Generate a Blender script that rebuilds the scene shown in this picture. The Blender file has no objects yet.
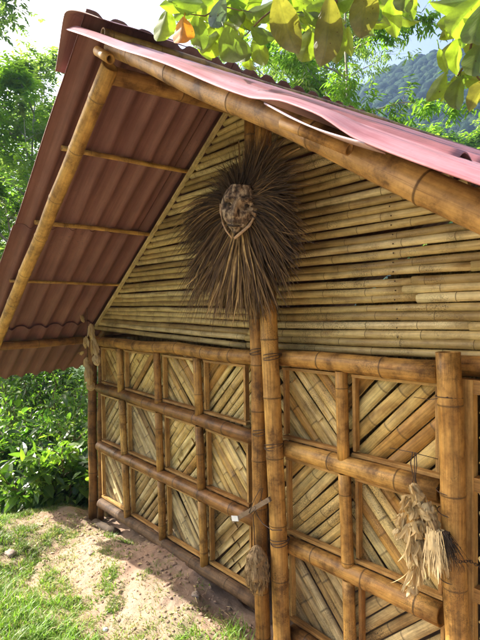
import bpy, math, random
from math import sin, cos, pi, sqrt, radians, atan2, exp, floor
from mathutils import Vector, Matrix, noise
random.seed(7)
RND = random.random
def U(a, b): return a + (b - a) * RND()
C = bpy.context.scene.collection
scene = bpy.context.scene

# ------------------------------------------------------------------ camera frame
# world: X along the gable wall, Y into the hut, Z up, camera eye at the origin
ROT = Matrix(((0.65845, -0.01254, 0.75252), (0.75242, 0.03424, -0.65780), (-0.01751, 0.99934, 0.03198)))
def ray(px, py): return ROT @ Vector(((px - 240) / 480, -(py - 320) / 480, -1.0))
def at(px, py, v):
    r = ray(px, py); return r * (v / r.y)
def atdist(px, py, d): return ray(px, py).normalized() * d
WV = 2.118

# ------------------------------------------------------------------ materials
MATS = {}
def newmat(name):
    m = bpy.data.materials.new(name); m.use_nodes = True
    nt = m.node_tree; nt.nodes.clear(); MATS[name] = m
    return m, nt
def N(nt, t, **kw):
    n = nt.nodes.new(t)
    for k, v in kw.items():
        if k.startswith('_'): setattr(n, k[1:], v)
        else: n.inputs[k.replace('__', ' ')].default_value = v
    return n
def L(nt, a, b): nt.links.new(a, b)
def ramp(nt, stops, interp='LINEAR'):
    n = nt.nodes.new('ShaderNodeValToRGB'); cr = n.color_ramp; cr.interpolation = interp
    while len(cr.elements) < len(stops): cr.elements.new(0.5)
    for e, (p, c) in zip(cr.elements, stops):
        e.position = p; e.color = (c[0], c[1], c[2], 1) if not isinstance(c, (int, float)) else (c, c, c, 1)
    return n
def mixc(nt, a, b, fac, mode='MIX'):
    n = nt.nodes.new('ShaderNodeMix'); n.data_type = 'RGBA'; n.blend_type = mode
    for s, i in ((a, 6), (b, 7)):
        if isinstance(s, tuple): n.inputs[i].default_value = (*s, 1)
        else: L(nt, s, n.inputs[i])
    if isinstance(fac, (int, float)): n.inputs[0].default_value = fac
    else: L(nt, fac, n.inputs[0])
    return n.outputs[2]
def math_(nt, op, a, b=0.5, c=None):
    n = nt.nodes.new('ShaderNodeMath'); n.operation = op
    for i, s in enumerate((a, b, c)):
        if s is None: continue
        if isinstance(s, (int, float)): n.inputs[i].default_value = s
        else: L(nt, s, n.inputs[i])
    return n.outputs[0]
def attr(nt, name):
    n = nt.nodes.new('ShaderNodeAttribute'); n.attribute_name = name; return n.outputs['Fac']
def coords(nt, kind='Object', scale=(1, 1, 1), shift=None):
    tc = nt.nodes.new('ShaderNodeTexCoord'); mp = nt.nodes.new('ShaderNodeMapping')
    L(nt, tc.outputs[kind], mp.inputs[0]); mp.inputs['Scale'].default_value = scale
    if shift is not None:
        cb = nt.nodes.new('ShaderNodeCombineXYZ'); L(nt, shift, cb.inputs[0]); L(nt, shift, cb.inputs[1]); L(nt, shift, cb.inputs[2])
        L(nt, cb.outputs[0], mp.inputs['Location'])
    return mp.outputs[0]
def noise_(nt, vec, scale, detail=4, rough=0.55):
    n = N(nt, 'ShaderNodeTexNoise', Scale=scale, Detail=detail, Roughness=rough); L(nt, vec, n.inputs['Vector']); return n.outputs['Fac']
def principled(nt, col, rough=0.6, bump=None, bstr=0.3, bdist=0.01, spec=0.4, coat=0, transl=None, tfac=0.4, coatr=0.2):
    p = nt.nodes.new('ShaderNodeBsdfPrincipled')
    if isinstance(col, tuple): p.inputs['Base Color'].default_value = (*col, 1)
    else: L(nt, col, p.inputs['Base Color'])
    if isinstance(rough, (int, float)): p.inputs['Roughness'].default_value = rough
    else: L(nt, rough, p.inputs['Roughness'])
    p.inputs['Specular IOR Level'].default_value = spec
    p.inputs['Coat Weight'].default_value = coat; p.inputs['Coat Roughness'].default_value = coatr
    if bump is not None:
        b = N(nt, 'ShaderNodeBump', Strength=bstr, Distance=bdist); L(nt, bump, b.inputs['Height']); L(nt, b.outputs[0], p.inputs['Normal'])
    out = nt.nodes.new('ShaderNodeOutputMaterial')
    if transl is not None:
        t = nt.nodes.new('ShaderNodeBsdfTranslucent')
        if isinstance(transl, tuple): t.inputs[0].default_value = (*transl, 1)
        else: L(nt, transl, t.inputs[0])
        mx = nt.nodes.new('ShaderNodeMixShader'); mx.inputs[0].default_value = tfac
        L(nt, p.outputs[0], mx.inputs[1]); L(nt, t.outputs[0], mx.inputs[2]); L(nt, mx.outputs[0], out.inputs[0])
    else: L(nt, p.outputs[0], out.inputs[0])

def bamboo(name, stops, rough=0.5, mold=0.5, coat=0.0, ring=(0.05, 0.03, 0.015), streak=0.35, moldcol=(0.035, 0.03, 0.018), stain=0.35):
    m, nt = newmat(name)
    tone = attr(nt, 'tone'); node = attr(nt, 'node')
    base = ramp(nt, stops); L(nt, tone, base.inputs[0])
    sh = math_(nt, 'MULTIPLY', tone, 37.0)
    uv = coords(nt, 'UV', (1, 1, 1), sh)
    mp = nt.nodes.new('ShaderNodeMapping'); L(nt, uv, mp.inputs[0]); mp.inputs['Scale'].default_value = (3, 60, 1)
    st = noise_(nt, mp.outputs[0], 1.6, 5, 0.65)
    mp2 = nt.nodes.new('ShaderNodeMapping'); L(nt, uv, mp2.inputs[0]); mp2.inputs['Scale'].default_value = (4, 9, 1)
    blot = noise_(nt, mp2.outputs[0], 1.5, 4, 0.6)
    sr = ramp(nt, [(0.3, 1 - streak), (0.7, 1 + streak * 0.5)]); L(nt, st, sr.inputs[0])
    c = mixc(nt, base.outputs[0], sr.outputs[0], 1.0, 'MULTIPLY')
    br = ramp(nt, [(0.3, (0.62, 0.50, 0.36)), (0.5, (0.95, 0.93, 0.9)), (0.72, (1.2, 1.2, 1.15))]); L(nt, blot, br.inputs[0])
    c = mixc(nt, c, br.outputs[0], 0.85, 'MULTIPLY')
    ob = coords(nt, 'Object')
    # irregular dark stains and paler rubbed patches
    s1 = noise_(nt, ob, 9, 5, 0.7); s1r = ramp(nt, [(0.36, (0.26, 0.20, 0.15)), (0.50, (0.92, 0.90, 0.87)), (0.66, (1.28, 1.32, 1.3))]); L(nt, s1, s1r.inputs[0])
    c = mixc(nt, c, s1r.outputs[0], stain, 'MULTIPLY')
    # mould speckle
    sp = noise_(nt, ob, 170, 3, 0.7); ms = noise_(nt, ob, 5, 3, 0.6)
    spr = ramp(nt, [(0.50, 0.0), (0.62, 1.0)]); L(nt, sp, spr.inputs[0])
    msr = ramp(nt, [(0.48, 0.0), (0.66, 1.0)]); L(nt, ms, msr.inputs[0])
    mf = math_(nt, 'MULTIPLY', math_(nt, 'MULTIPLY', spr.outputs[0], msr.outputs[0]), mold)
    c = mixc(nt, c, moldcol, mf)
    nf = math_(nt, 'MULTIPLY', math_(nt, 'POWER', node, 2.0), math_(nt, 'MULTIPLY_ADD', blot, 0.9, 0.35))
    c = mixc(nt, c, ring, nf)
    rg = math_(nt, 'MULTIPLY_ADD', st, 0.3, rough - 0.15)
    principled(nt, c, rg, bump=st, bstr=0.35, bdist=0.002, coat=coat, spec=0.35, coatr=0.3)
    return m

M_post = bamboo('varnished_bamboo', [(0, (0.25, 0.12, 0.030)), (0.4, (0.42, 0.22, 0.055)), (0.75, (0.55, 0.32, 0.088)), (1, (0.60, 0.41, 0.145))], 0.55, 0.7, 0.03, streak=0.5, stain=0.8)
M_dark = bamboo('dark_bamboo', [(0, (0.20, 0.09, 0.025)), (0.5, (0.34, 0.165, 0.042)), (1, (0.46, 0.27, 0.09))], 0.52, 0.8, 0.05, streak=0.5, stain=0.8)
M_raft = bamboo('rafter_bamboo', [(0, (0.31, 0.165, 0.045)), (1, (0.47, 0.275, 0.085))], 0.52, 0.6, 0.05, stain=0.9, ring=(0.07, 0.035, 0.012), streak=0.3)
M_gold = bamboo('sunlit_bamboo', [(0, (0.48, 0.27, 0.065)), (1, (0.60, 0.37, 0.10))], 0.5, 0.9, 0.05, ring=(0.07, 0.04, 0.015), stain=0.7)  # brighter yellow bamboo, sunlight on the outer rafter put into the colour
M_culm = bamboo('aged_culm', [(0, (0.34, 0.245, 0.10)), (0.3, (0.53, 0.405, 0.17)), (0.7, (0.65, 0.52, 0.245)), (1, (0.72, 0.61, 0.34))], 0.5, 0.8, 0.05, ring=(0.09, 0.06, 0.02), streak=0.25)
M_slat = bamboo('split_slat', [(0, (0.42, 0.22, 0.055)), (0.14, (0.55, 0.33, 0.09)), (0.3, (0.62, 0.44, 0.15)), (0.55, (0.76, 0.57, 0.22)), (0.8, (0.84, 0.67, 0.31)), (1, (0.62, 0.52, 0.22))], 0.55, 0.9, 0.05, ring=(0.08, 0.05, 0.02), streak=0.45)
M_slatold = bamboo('weathered_slat', [(0, (0.34, 0.22, 0.085)), (0.5, (0.55, 0.42, 0.19)), (1, (0.68, 0.56, 0.30))], 0.7, 1.0, 0.0, streak=0.5, ring=(0.06, 0.045, 0.03))
M_sill = bamboo('dirty_board', [(0, (0.06, 0.035, 0.018)), (1, (0.20, 0.12, 0.06))], 0.75, 0.6, 0.0, streak=0.6, stain=0.8)
M_trim = bamboo('wood_trim', [(0, (0.33, 0.15, 0.04)), (1, (0.60, 0.38, 0.13))], 0.6, 0.5, 0.0, streak=0.5)

def sheet_mat(name, ca, cb, cc, rough, dust):
    m, nt = newmat(name)
    ob = coords(nt, 'Object')
    tone = attr(nt, 'tone')
    n1 = noise_(nt, ob, 1.7, 6, 0.65); n2 = noise_(nt, coords(nt, 'UV', (1.2, 22, 1)), 2.5, 6, 0.7); n3 = noise_(nt, ob, 60, 3, 0.6)
    r = ramp(nt, [(0.36, ca), (0.5, cb), (0.7, cc)])
    f = math_(nt, 'ADD', math_(nt, 'MULTIPLY', n1, 0.5), math_(nt, 'MULTIPLY', n2, 0.5)); f = math_(nt, 'ADD', f, math_(nt, 'MULTIPLY_ADD', tone, 0.2, -0.1))
    L(nt, f, r.inputs[0])
    d = ramp(nt, [(0.55, 0.0), (0.72, 1.0)]); L(nt, n3, d.inputs[0])
    d2 = ramp(nt, [(0.5, 0.0), (0.7, 1.0)]); L(nt, n1, d2.inputs[0])
    df = math_(nt, 'MULTIPLY', math_(nt, 'MULTIPLY', d.outputs[0], d2.outputs[0]), dust)
    c = mixc(nt, r.outputs[0], (0.05, 0.035, 0.03), df)
    principled(nt, c, rough, bump=n3, bstr=0.15, bdist=0.002, spec=0.5)
    return m
M_top = sheet_mat('faded_roof_sheet', (0.15, 0.05, 0.048), (0.38, 0.14, 0.15), (0.60, 0.33, 0.35), 0.5, 1.0)
M_flap = sheet_mat('bleached_sheet', (0.42, 0.24, 0.26), (0.60, 0.42, 0.44), (0.72, 0.58, 0.60), 0.4, 0.3)
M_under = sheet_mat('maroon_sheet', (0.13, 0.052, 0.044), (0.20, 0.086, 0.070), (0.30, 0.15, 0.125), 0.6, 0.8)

def leafmat(name, stops, tfac=0.45, rough=0.45, bright=1.6, spec=0.4):
    m, nt = newmat(name)
    tone = attr(nt, 'tone'); r = ramp(nt, stops); L(nt, tone, r.inputs[0])
    n = noise_(nt, coords(nt, 'Object'), 1.3, 3)
    rr = ramp(nt, [(0.3, 0.65), (0.7, 1.25)]); L(nt, n, rr.inputs[0])
    c = mixc(nt, r.outputs[0], rr.outputs[0], 1.0, 'MULTIPLY')
    t = mixc(nt, c, (bright * 1.05, bright * 1.25, bright * 0.45), 1.0, 'MULTIPLY')
    principled(nt, c, rough, spec=spec, transl=t, tfac=tfac)
    return m
M_leafB = leafmat('bush_leaf', [(0, (0.025, 0.06, 0.018)), (0.3, (0.06, 0.12, 0.025)), (0.65, (0.15, 0.24, 0.038)), (1, (0.30, 0.38, 0.07))], 0.5, 0.32, 1.8, 0.55)
M_leafT = leafmat('tree_leaf', [(0, (0.05, 0.11, 0.02)), (0.4, (0.13, 0.22, 0.035)), (1, (0.24, 0.33, 0.05))], 0.5, 0.45, 2.0)
M_leafP = leafmat('pale_leaf', [(0, (0.07, 0.13, 0.04)), (0.5, (0.18, 0.25, 0.09)), (1, (0.30, 0.36, 0.15))], 0.45, 0.45, 1.7)
M_grass = leafmat('grass_blade', [(0, (0.42, 0.34, 0.19)), (0.25, (0.30, 0.30, 0.12)), (0.45, (0.15, 0.24, 0.045)), (1, (0.22, 0.35, 0.06))], 0.4, 0.45, 1.5)
m, nt = newmat('bark'); n1 = noise_(nt, coords(nt, 'Object', (4, 4, 1)), 6, 5)
r = ramp(nt, [(0.3, (0.20, 0.18, 0.15)), (0.7, (0.50, 0.47, 0.41))]); L(nt, n1, r.inputs[0]); principled(nt, r.outputs[0], 0.85, bump=n1); M_bark = m
m, nt = newmat('twig'); principled(nt, (0.16, 0.10, 0.04), 0.7); M_twig = m

def bigleaf(name, topc, undc, tr):
    m, nt = newmat(name)
    uv = nt.nodes.new('ShaderNodeTexCoord'); sx = nt.nodes.new('ShaderNodeSeparateXYZ'); L(nt, uv.outputs['UV'], sx.inputs[0])
    x = sx.outputs[0]; y = math_(nt, 'ABSOLUTE', math_(nt, 'SUBTRACT', sx.outputs[1], 0.5))
    # side veins run obliquely from the midrib
    ph = math_(nt, 'MULTIPLY', math_(nt, 'SUBTRACT', x, math_(nt, 'MULTIPLY', y, 0.55)), 11.0)
    w = math_(nt, 'ABSOLUTE', math_(nt, 'SUBTRACT', math_(nt, 'FRACT', ph), 0.5))
    vein = ramp(nt, [(0.40, 0.0), (0.5, 1.0)]); L(nt, w, vein.inputs[0])
    mid = ramp(nt, [(0.0, 1.0), (0.025, 0.0)]); L(nt, y, mid.inputs[0])
    vv = math_(nt, 'MAXIMUM', math_(nt, 'MULTIPLY', vein.outputs[0], 0.55), mid.outputs[0])
    geo = nt.nodes.new('ShaderNodeNewGeometry')
    tone = attr(nt, 'tone')
    c = mixc(nt, topc, undc, geo.outputs['Backfacing'])
    nb = noise_(nt, coords(nt, 'Object'), 28, 4, 0.65); rb = ramp(nt, [(0.3, 0.7), (0.65, 1.15)]); L(nt, nb, rb.inputs[0])
    c = mixc(nt, c, rb.outputs[0], 1.0, 'MULTIPLY')
    spot = noise_(nt, coords(nt, 'Object'), 90, 2); s2 = ramp(nt, [(0.70, 0.0), (0.74, 1.0)]); L(nt, spot, s2.inputs[0])
    c = mixc(nt, c, (0.12, 0.07, 0.02), s2.outputs[0])
    c2 = mixc(nt, c, (0.28, 0.34, 0.12), math_(nt, 'MULTIPLY', vv, 0.35))
    t = mixc(nt, tr, rb.outputs[0], 1.0, 'MULTIPLY'); t = mixc(nt, t, (0.05, 0.08, 0.01), math_(nt, 'MULTIPLY', vv, 0.4)); t = mixc(nt, t, (0.1, 0.05, 0.01), s2.outputs[0])
    principled(nt, c2, 0.42, bump=vv, bstr=0.5, bdist=0.002, transl=t, tfac=0.5, spec=0.4)
    return m
M_lime = bigleaf('lime_leaf', (0.10, 0.20, 0.025), (0.14, 0.22, 0.05), (0.42, 0.62, 0.03))
M_olive = bigleaf('shaded_olive_leaf', (0.07, 0.10, 0.02), (0.12, 0.16, 0.04), (0.24, 0.38, 0.03))  # olive and brown leaves: shade on the undersides put into the colour
M_brownl = bigleaf('shaded_brown_leaf', (0.09, 0.08, 0.025), (0.19, 0.17, 0.05), (0.32, 0.32, 0.03))
M_orange = bigleaf('orange_leaf', (0.50, 0.20, 0.02), (0.50, 0.24, 0.04), (0.85, 0.36, 0.02))
M_grey = bigleaf('shaded_grey_leaf', (0.10, 0.15, 0.12), (0.26, 0.32, 0.28), (0.10, 0.16, 0.06))  # leaf underside in shade, the shade painted as a grey tone

# ground
m, nt = newmat('ground_dirt'); M_ground = m
ob = coords(nt, 'Object')
n1 = noise_(nt, ob, 2.2, 5, 0.6); n2 = noise_(nt, ob, 30, 6, 0.7); n3 = noise_(nt, ob, 140, 4, 0.7)
c1 = ramp(nt, [(0.3, (0.28, 0.175, 0.115)), (0.5, (0.38, 0.27, 0.19)), (0.7, (0.47, 0.365, 0.27))])
L(nt, math_(nt, 'ADD', math_(nt, 'MULTIPLY', n1, 0.5), math_(nt, 'MULTIPLY', n2, 0.5)), c1.inputs[0])
g1 = ramp(nt, [(0.35, (0.78, 0.76, 0.74)), (0.6, (1.05, 1.05, 1.05))]); L(nt, n3, g1.inputs[0])
c = mixc(nt, c1.outputs[0], g1.outputs[0], 0.8, 'MULTIPLY')
green = attr(nt, 'green')
gcol = ramp(nt, [(0.3, (0.10, 0.13, 0.05)), (0.7, (0.26, 0.24, 0.13))]); L(nt, n2, gcol.inputs[0])
gf = ramp(nt, [(0.35, 0.0), (0.7, 1.0)]); L(nt, math_(nt, 'MULTIPLY_ADD', n2, 0.5, math_(nt, 'MULTIPLY', green, 0.6)), gf.inputs[0])
c = mixc(nt, c, gcol.outputs[0], math_(nt, 'MULTIPLY', gf.outputs[0], green))
far = attr(nt, 'far'); c = mixc(nt, c, (0.05, 0.09, 0.03), far)
principled(nt, c, 0.95, bump=math_(nt, 'ADD', n2, math_(nt, 'MULTIPLY', n3, 0.5)), bstr=0.8, bdist=0.008, spec=0.15)
m, nt = newmat('hill_forest'); M_hill = m
ob = coords(nt, 'Object'); n1 = noise_(nt, ob, 0.9, 6, 0.8); tone = attr(nt, 'tone')
c1 = ramp(nt, [(0.25, (0.008, 0.022, 0.014)), (0.5, (0.028, 0.062, 0.030)), (0.8, (0.075, 0.125, 0.045))]); L(nt, math_(nt, 'MULTIPLY_ADD', n1, 0.5, math_(nt, 'MULTIPLY', tone, 0.5)), c1.inputs[0])
principled(nt, c1.outputs[0], 0.9, bump=n1, bstr=1.0, bdist=1.6, spec=0.1)

def simple(name, stops, scale=40, rough=0.8, bstr=0.4, bd=0.003, stretch=(1, 1, 1), coat=0, metallic=0, tonal=False):
    m, nt = newmat(name); n = noise_(nt, coords(nt, 'Object', stretch), scale, 5, 0.65)
    if tonal: f = math_(nt, 'MULTIPLY_ADD', n, 0.4, math_(nt, 'MULTIPLY', attr(nt, 'tone'), 0.65))
    else: f = n
    r = ramp(nt, stops); L(nt, f, r.inputs[0]); principled(nt, r.outputs[0], rough, bump=n, bstr=bstr, bdist=bd, coat=coat)
    return m
M_fibre = simple('palm_fibre', [(0.2, (0.022, 0.011, 0.005)), (0.5, (0.075, 0.040, 0.016)), (0.75, (0.20, 0.115, 0.040)), (0.95, (0.58, 0.38, 0.15))], 30, 0.85, 0.2, tonal=True)
M_face = simple('carved_face', [(0.38, (0.03, 0.018, 0.011)), (0.49, (0.17, 0.11, 0.07)), (0.61, (0.46, 0.35, 0.23))], 38, 0.7, 1.0, 0.008, (1, 1, 0.5))
M_jaw = simple('pale_bone', [(0.3, (0.38, 0.22, 0.12)), (0.7, (0.62, 0.46, 0.30))], 60, 0.6)
m, nt = newmat('dried_husk'); nh = noise_(nt, coords(nt, 'UV', (3, 26, 1)), 3, 5, 0.7)
rh = ramp(nt, [(0.2, (0.34, 0.22, 0.09)), (0.5, (0.62, 0.46, 0.22)), (0.9, (0.82, 0.70, 0.42))]); L(nt, math_(nt, 'MULTIPLY_ADD', nh, 0.6, math_(nt, 'MULTIPLY', attr(nt, 'tone'), 0.5)), rh.inputs[0])
principled(nt, rh.outputs[0], 0.7, bump=nh, bstr=0.6, bdist=0.003, transl=(0.8, 0.62, 0.3), tfac=0.25); M_husk = m
M_brush = simple('straw_fibre', [(0.2, (0.40, 0.28, 0.12)), (0.9, (0.72, 0.58, 0.32))], 60, 0.8, 0.6, tonal=True)
M_loofah = simple('brown_fibre', [(0.2, (0.16, 0.10, 0.045)), (0.9, (0.50, 0.36, 0.18))], 70, 0.85, 0.9, 0.006, tonal=True)
M_darkstraw = simple('dark_straw', [(0.3, (0.02, 0.013, 0.01)), (0.8, (0.09, 0.06, 0.035))], 50, 0.8)
M_wire = simple('rusty_wire', [(0.3, (0.03, 0.02, 0.015)), (0.7, (0.09, 0.055, 0.035))], 80, 0.6)
M_board = simple('old_board', [(0.3, (0.12, 0.08, 0.05)), (0.7, (0.26, 0.19, 0.12))], 20, 0.8, 0.5, 0.003, (1, 1, 8))
M_white = simple('white_plastic', [(0.3, (0.6, 0.62, 0.64)), (0.7, (0.78, 0.8, 0.8))], 30, 0.5, 0.1)
M_stone = simple('field_stone', [(0.3, (0.20, 0.15, 0.11)), (0.7, (0.42, 0.34, 0.27))], 25, 0.9, 0.9, 0.01)
M_shadelog = simple('shaded_log_wood', [(0.3, (0.05, 0.035, 0.02)), (0.7, (0.12, 0.08, 0.045))], 20, 0.8)  # log wood kept dark: the eave shade is put into its colour

# ------------------------------------------------------------------ mesh builder
class MB:
    def __init__(s): s.v = []; s.f = []; s.uv = []; s.t = []; s.n = []; s.mi = []; s.x = {}
    def vert(s, p, uv=(0, 0), t=0.5, n=0.0):
        s.v.append((p[0], p[1], p[2])); s.uv.append(uv); s.t.append(t); s.n.append(n); return len(s.v) - 1
    def face(s, idx, mi=0): s.f.append(tuple(idx)); s.mi.append(mi)
    def build(s, name, mats, parent=None, smooth=True, loc=None):
        me = bpy.data.meshes.new(name)
        off = Vector(loc) if loc is not None else Vector((0, 0, 0))
        me.from_pydata([(p[0] - off.x, p[1] - off.y, p[2] - off.z) for p in s.v], [], s.f)
        if not isinstance(mats, (list, tuple)): mats = [mats]
        for m in mats: me.materials.append(m)
        if len(mats) > 1: me.polygons.foreach_set('material_index', s.mi)
        me.polygons.foreach_set('use_smooth', [smooth] * len(s.f))
        uvl = me.uv_layers.new(name='UVMap')
        li = [0] * len(me.loops); me.loops.foreach_get('vertex_index', li)
        buf = []
        for i in li: buf.extend(s.uv[i])
        uvl.data.foreach_set('uv', buf)
        a = me.attributes.new('tone', 'FLOAT', 'POINT'); a.data.foreach_set('value', s.t)
        a = me.attributes.new('node', 'FLOAT', 'POINT'); a.data.foreach_set('value', s.n)
        for k, vals in s.x.items():
            a = me.attributes.new(k, 'FLOAT', 'POINT'); a.data.foreach_set('value', vals)
        me.update()
        o = bpy.data.objects.new(name, me); C.objects.link(o)
        if loc is not None: o.location = off
        if parent is not None:
            o.parent = parent
            if loc is not None: o.location = off - Vector(parent.location)
            else: o.location = -wloc(parent)
        return o
def wloc(o):
    l = Vector(o.location)
    while o.parent: o = o.parent; l += Vector(o.location)
    return l
def basis(d):
    d = d.normalized(); a = Vector((0, 0, 1)) if abs(d.z) < 0.9 else Vector((0, 1, 0))
    x = d.cross(a).normalized(); y = x.cross(d).normalized(); return x, y
def sm(a, b, x):
    t = max(0, min(1, (x - a) / (b - a))); return t * t * (3 - 2 * t)

def culm(mb, p0, p1, r0, r1=None, segs=14, gap=0.3, bend=0.0, tone=None, phase=None, ends=(1, 1), ringh=0.06, wob=0.012):
    """a bamboo culm: nodes with a raised ring, slight bend, hollow sawn ends"""
    p0 = Vector(p0); p1 = Vector(p1); r1 = r0 if r1 is None else r1
    d = p1 - p0; Ln = d.length; x, y = basis(d); dn = d.normalized()
    tone = RND() if tone is None else tone
    bdir = x * U(-1, 1) + y * U(-1, 1); bdir.normalize()
    st = [(0.0, 1.0, 0.0)]
    s = gap * (RND() if phase is None else phase)
    while s < Ln - 0.02:
        if s > 0.02:
            k = min(1, r0 / 0.05)
            st += [(s - 0.016 * k, 1.0, 0.0), (s - 0.006 * k, 1 + ringh * 0.7, 0.15), (s - 0.001, 1 + ringh, 0.9), (s + 0.003 * k, 1 + ringh * 0.35, 1.0), (s + 0.008 * k, 1 + ringh * 0.5, 0.25), (s + 0.02 * k, 0.99, 0.0)]
        s += gap * U(0.88, 1.12)
    st.append((Ln, 1.0, 0.0))
    st = sorted([q for q in st if 0 <= q[0] <= Ln])
    out = []
    for q in st:                                   # break long internodes so bends read
        if out and q[0] - out[-1][0] > 0.16:
            a = out[-1]; k = int((q[0] - a[0]) / 0.1)
            for i in range(1, k): out.append((a[0] + (q[0] - a[0]) * i / k, 0.985, 0.0))
        out.append(q)
    rings = []; sd = RND() * 100
    for (s_, rf, nd) in out:
        t = s_ / Ln
        c = p0 + d * t + bdir * (bend * 4 * t * (1 - t)) + (x * noise.noise((s_ * 1.7, sd, 0)) + y * noise.noise((s_ * 1.7, sd, 9))) * wob
        r = (r0 + (r1 - r0) * t) * rf
        ring = []
        for k in range(segs):
            a = 2 * pi * k / segs
            ring.append(mb.vert(c + (x * cos(a) + y * sin(a)) * r, (s_, a * r0), tone, nd))
        rings.append((ring, c, r))
    for (A, _, _), (B, _, _) in zip(rings, rings[1:]):
        for k in range(segs):
            j = (k + 1) % segs; mb.face((A[k], A[j], B[j], B[k]))
    for e, (R_, c, r), sg in ((ends[0], rings[0], 1), (ends[1], rings[-1], -1)):
        if not e: continue
        i1 = [mb.vert(c + (Vector(mb.v[i]) - c) * 0.72, (0, 0), tone * 0.6 + 0.4, 0.0) for i in R_]
        i2 = [mb.vert(c + (Vector(mb.v[i]) - c) * 0.70 + dn * sg * 0.06, (0, 0), 0.0, 1.0) for i in R_]
        cc = mb.vert(c + dn * sg * 0.06, (0, 0), 0.0, 1.0)
        for k in range(segs):
            j = (k + 1) % segs
            for q in ((R_[j], R_[k], i1[k], i1[j]), (i1[j], i1[k], i2[k], i2[j]), (i2[j], i2[k], cc)): mb.face(q if sg > 0 else q[::-1])
def rod(mb, pts, r, segs=6, tone=0.5, taper=1.0):
    pts = [Vector(p) for p in pts]; rings = []; s = 0
    n = len(pts)
    for i, p in enumerate(pts):
        d = (pts[min(i + 1, n - 1)] - pts[max(i - 1, 0)]); x, y = basis(d)
        if i: s += (p - pts[i - 1]).length
        rr = r * (1 + (taper - 1) * i / max(1, n - 1))
        rings.append([mb.vert(p + (x * cos(2 * pi * k / segs) + y * sin(2 * pi * k / segs)) * rr, (s, k / segs * 6.28 * r), tone) for k in range(segs)])
    for A, B in zip(rings, rings[1:]):
        for k in range(segs): j = (k + 1) % segs; mb.face((A[k], A[j], B[j], B[k]))
    for R_, q in ((rings[0], -1), (rings[-1], 1)): mb.face(R_ if q > 0 else R_[::-1])
def plank(mb, a, b, w, t, nrm, tone=0.5, jit=0.0):
    """board from a to b, width w across, thickness t along nrm"""
    a = Vector(a); b = Vector(b); d = (b - a).normalized(); n = Vector(nrm).normalized(); s = d.cross(n).normalized()
    Ln = (b - a).length; K = max(1, int(Ln / 0.12)); rings = []
    for i in range(K + 1):
        p = a + (b - a) * (i / K) + s * (jit * U(-1, 1))
        rings.append([mb.vert(p + s * sx * w / 2 + n * sn * t / 2, (Ln * i / K, sx * w / 2 + sn * t), tone) for sx, sn in ((-1, -1), (1, -1), (1, 1), (-1, 1))])
    for A, B in zip(rings, rings[1:]):
        for k in range(4): j = (k + 1) % 4; mb.face((A[k], A[j], B[j], B[k]))
    mb.face(rings[0][::-1]); mb.face(rings[-1])
def thing(name, label, cat, loc, group=None, kind=None):
    o = bpy.data.objects.new(name, None); C.objects.link(o); o.location = loc; o.empty_display_size = 0.2
    if label: o['label'] = label; o['category'] = cat
    if group: o['group'] = group
    if kind: o['kind'] = kind
    return o
def tag(o, label=None, cat=None, group=None, kind=None):
    if label: o['label'] = label
    if cat: o['category'] = cat
    if group: o['group'] = group
    if kind: o['kind'] = kind
    return o

def pebble(mb, p, r, tone=0.5, sq=0.6, sub=1):
    n1_, n2_ = 7, 5; rows = []; sd = RND() * 50
    for i in range(n2_ + 1):
        th = pi * i / n2_; rowp = []
        for k in range(n1_):
            ph = 2 * pi * k / n1_; d = Vector((sin(th) * cos(ph), sin(th) * sin(ph), cos(th) * sq))
            rowp.append(mb.vert(Vector(p) + d * r * (1 + 0.35 * noise.noise(d * 1.6 + Vector((sd, 0, 0)))), (th, ph), tone))
        rows.append(rowp)
    for A, B in zip(rows, rows[1:]):
        for k in range(n1_): j = (k + 1) % n1_; mb.face((A[k], B[k], B[j], A[j]))
# ------------------------------------------------------------------ the hut
bpy.context.view_layer.update()
HX, HZ = -2.42, -2.2
hut = thing('bamboo_hut', 'bamboo hut with woven diagonal slat wall and corrugated red roof', 'hut', (HX, 3.9, HZ))
def part(mb, name, mat, parent=None, smooth=True, label=None):
    o = mb.build(name, mat, parent or hut, smooth)
    if label: o['label'] = label
    return o
RV = 2.055      # rails' plane
# rails given by pixels on the wall plane
railsL = [((96, 341), (250, 357)), ((99, 388), (251, 436)), ((99, 446), (250, 517)), ((101, 503), (262, 606))]
railsR = [((272, 357), (441, 371)), ((277, 446), (441, 492)), ((283, 541), (442, 614)), ((292, 632), (450, 742))]
def toU(p, v=RV): return at(p[0], p[1], v)
def railz(rails, k, u):
    a = toU(rails[k][0]); b = toU(rails[k][1]); return a.z + (b.z - a.z) * (u - a.x) / (b.x - a.x)
for k, (a, b) in enumerate(railsL):
    mb = MB(); A = toU(a); B = toU(b) + (toU(b) - toU(a)).normalized() * (0.07 if k < 3 else 0)
    if k == 0: A = A + Vector((-0.05, 0, 0))
    if k < 3: culm(mb, A, B, 0.046, 0.048, gap=0.34, tone=[0.45, 0.25, 0.3, 0.1][k], wob=0.02, segs=18); part(mb, 'rail', M_dark if k else M_post)
    else: culm(mb, A, B, 0.046, 0.046, gap=0.4, tone=0.6, wob=0.01, segs=18); part(mb, 'sill_beam', M_sill)
for k, (a, b) in enumerate(railsR):
    mb = MB(); A = toU(a); B = toU(b)
    culm(mb, A, B, 0.046, 0.053, gap=[0.42, 0.36, 0.33, 0.4][k], tone=[0.55, 0.75, 0.6, 0.35][k], phase=[0.9, 0.2, 0.75, 0.3][k], wob=0.012, segs=20)
    part(mb, 'rail', M_post if k < 3 else M_dark)
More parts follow.
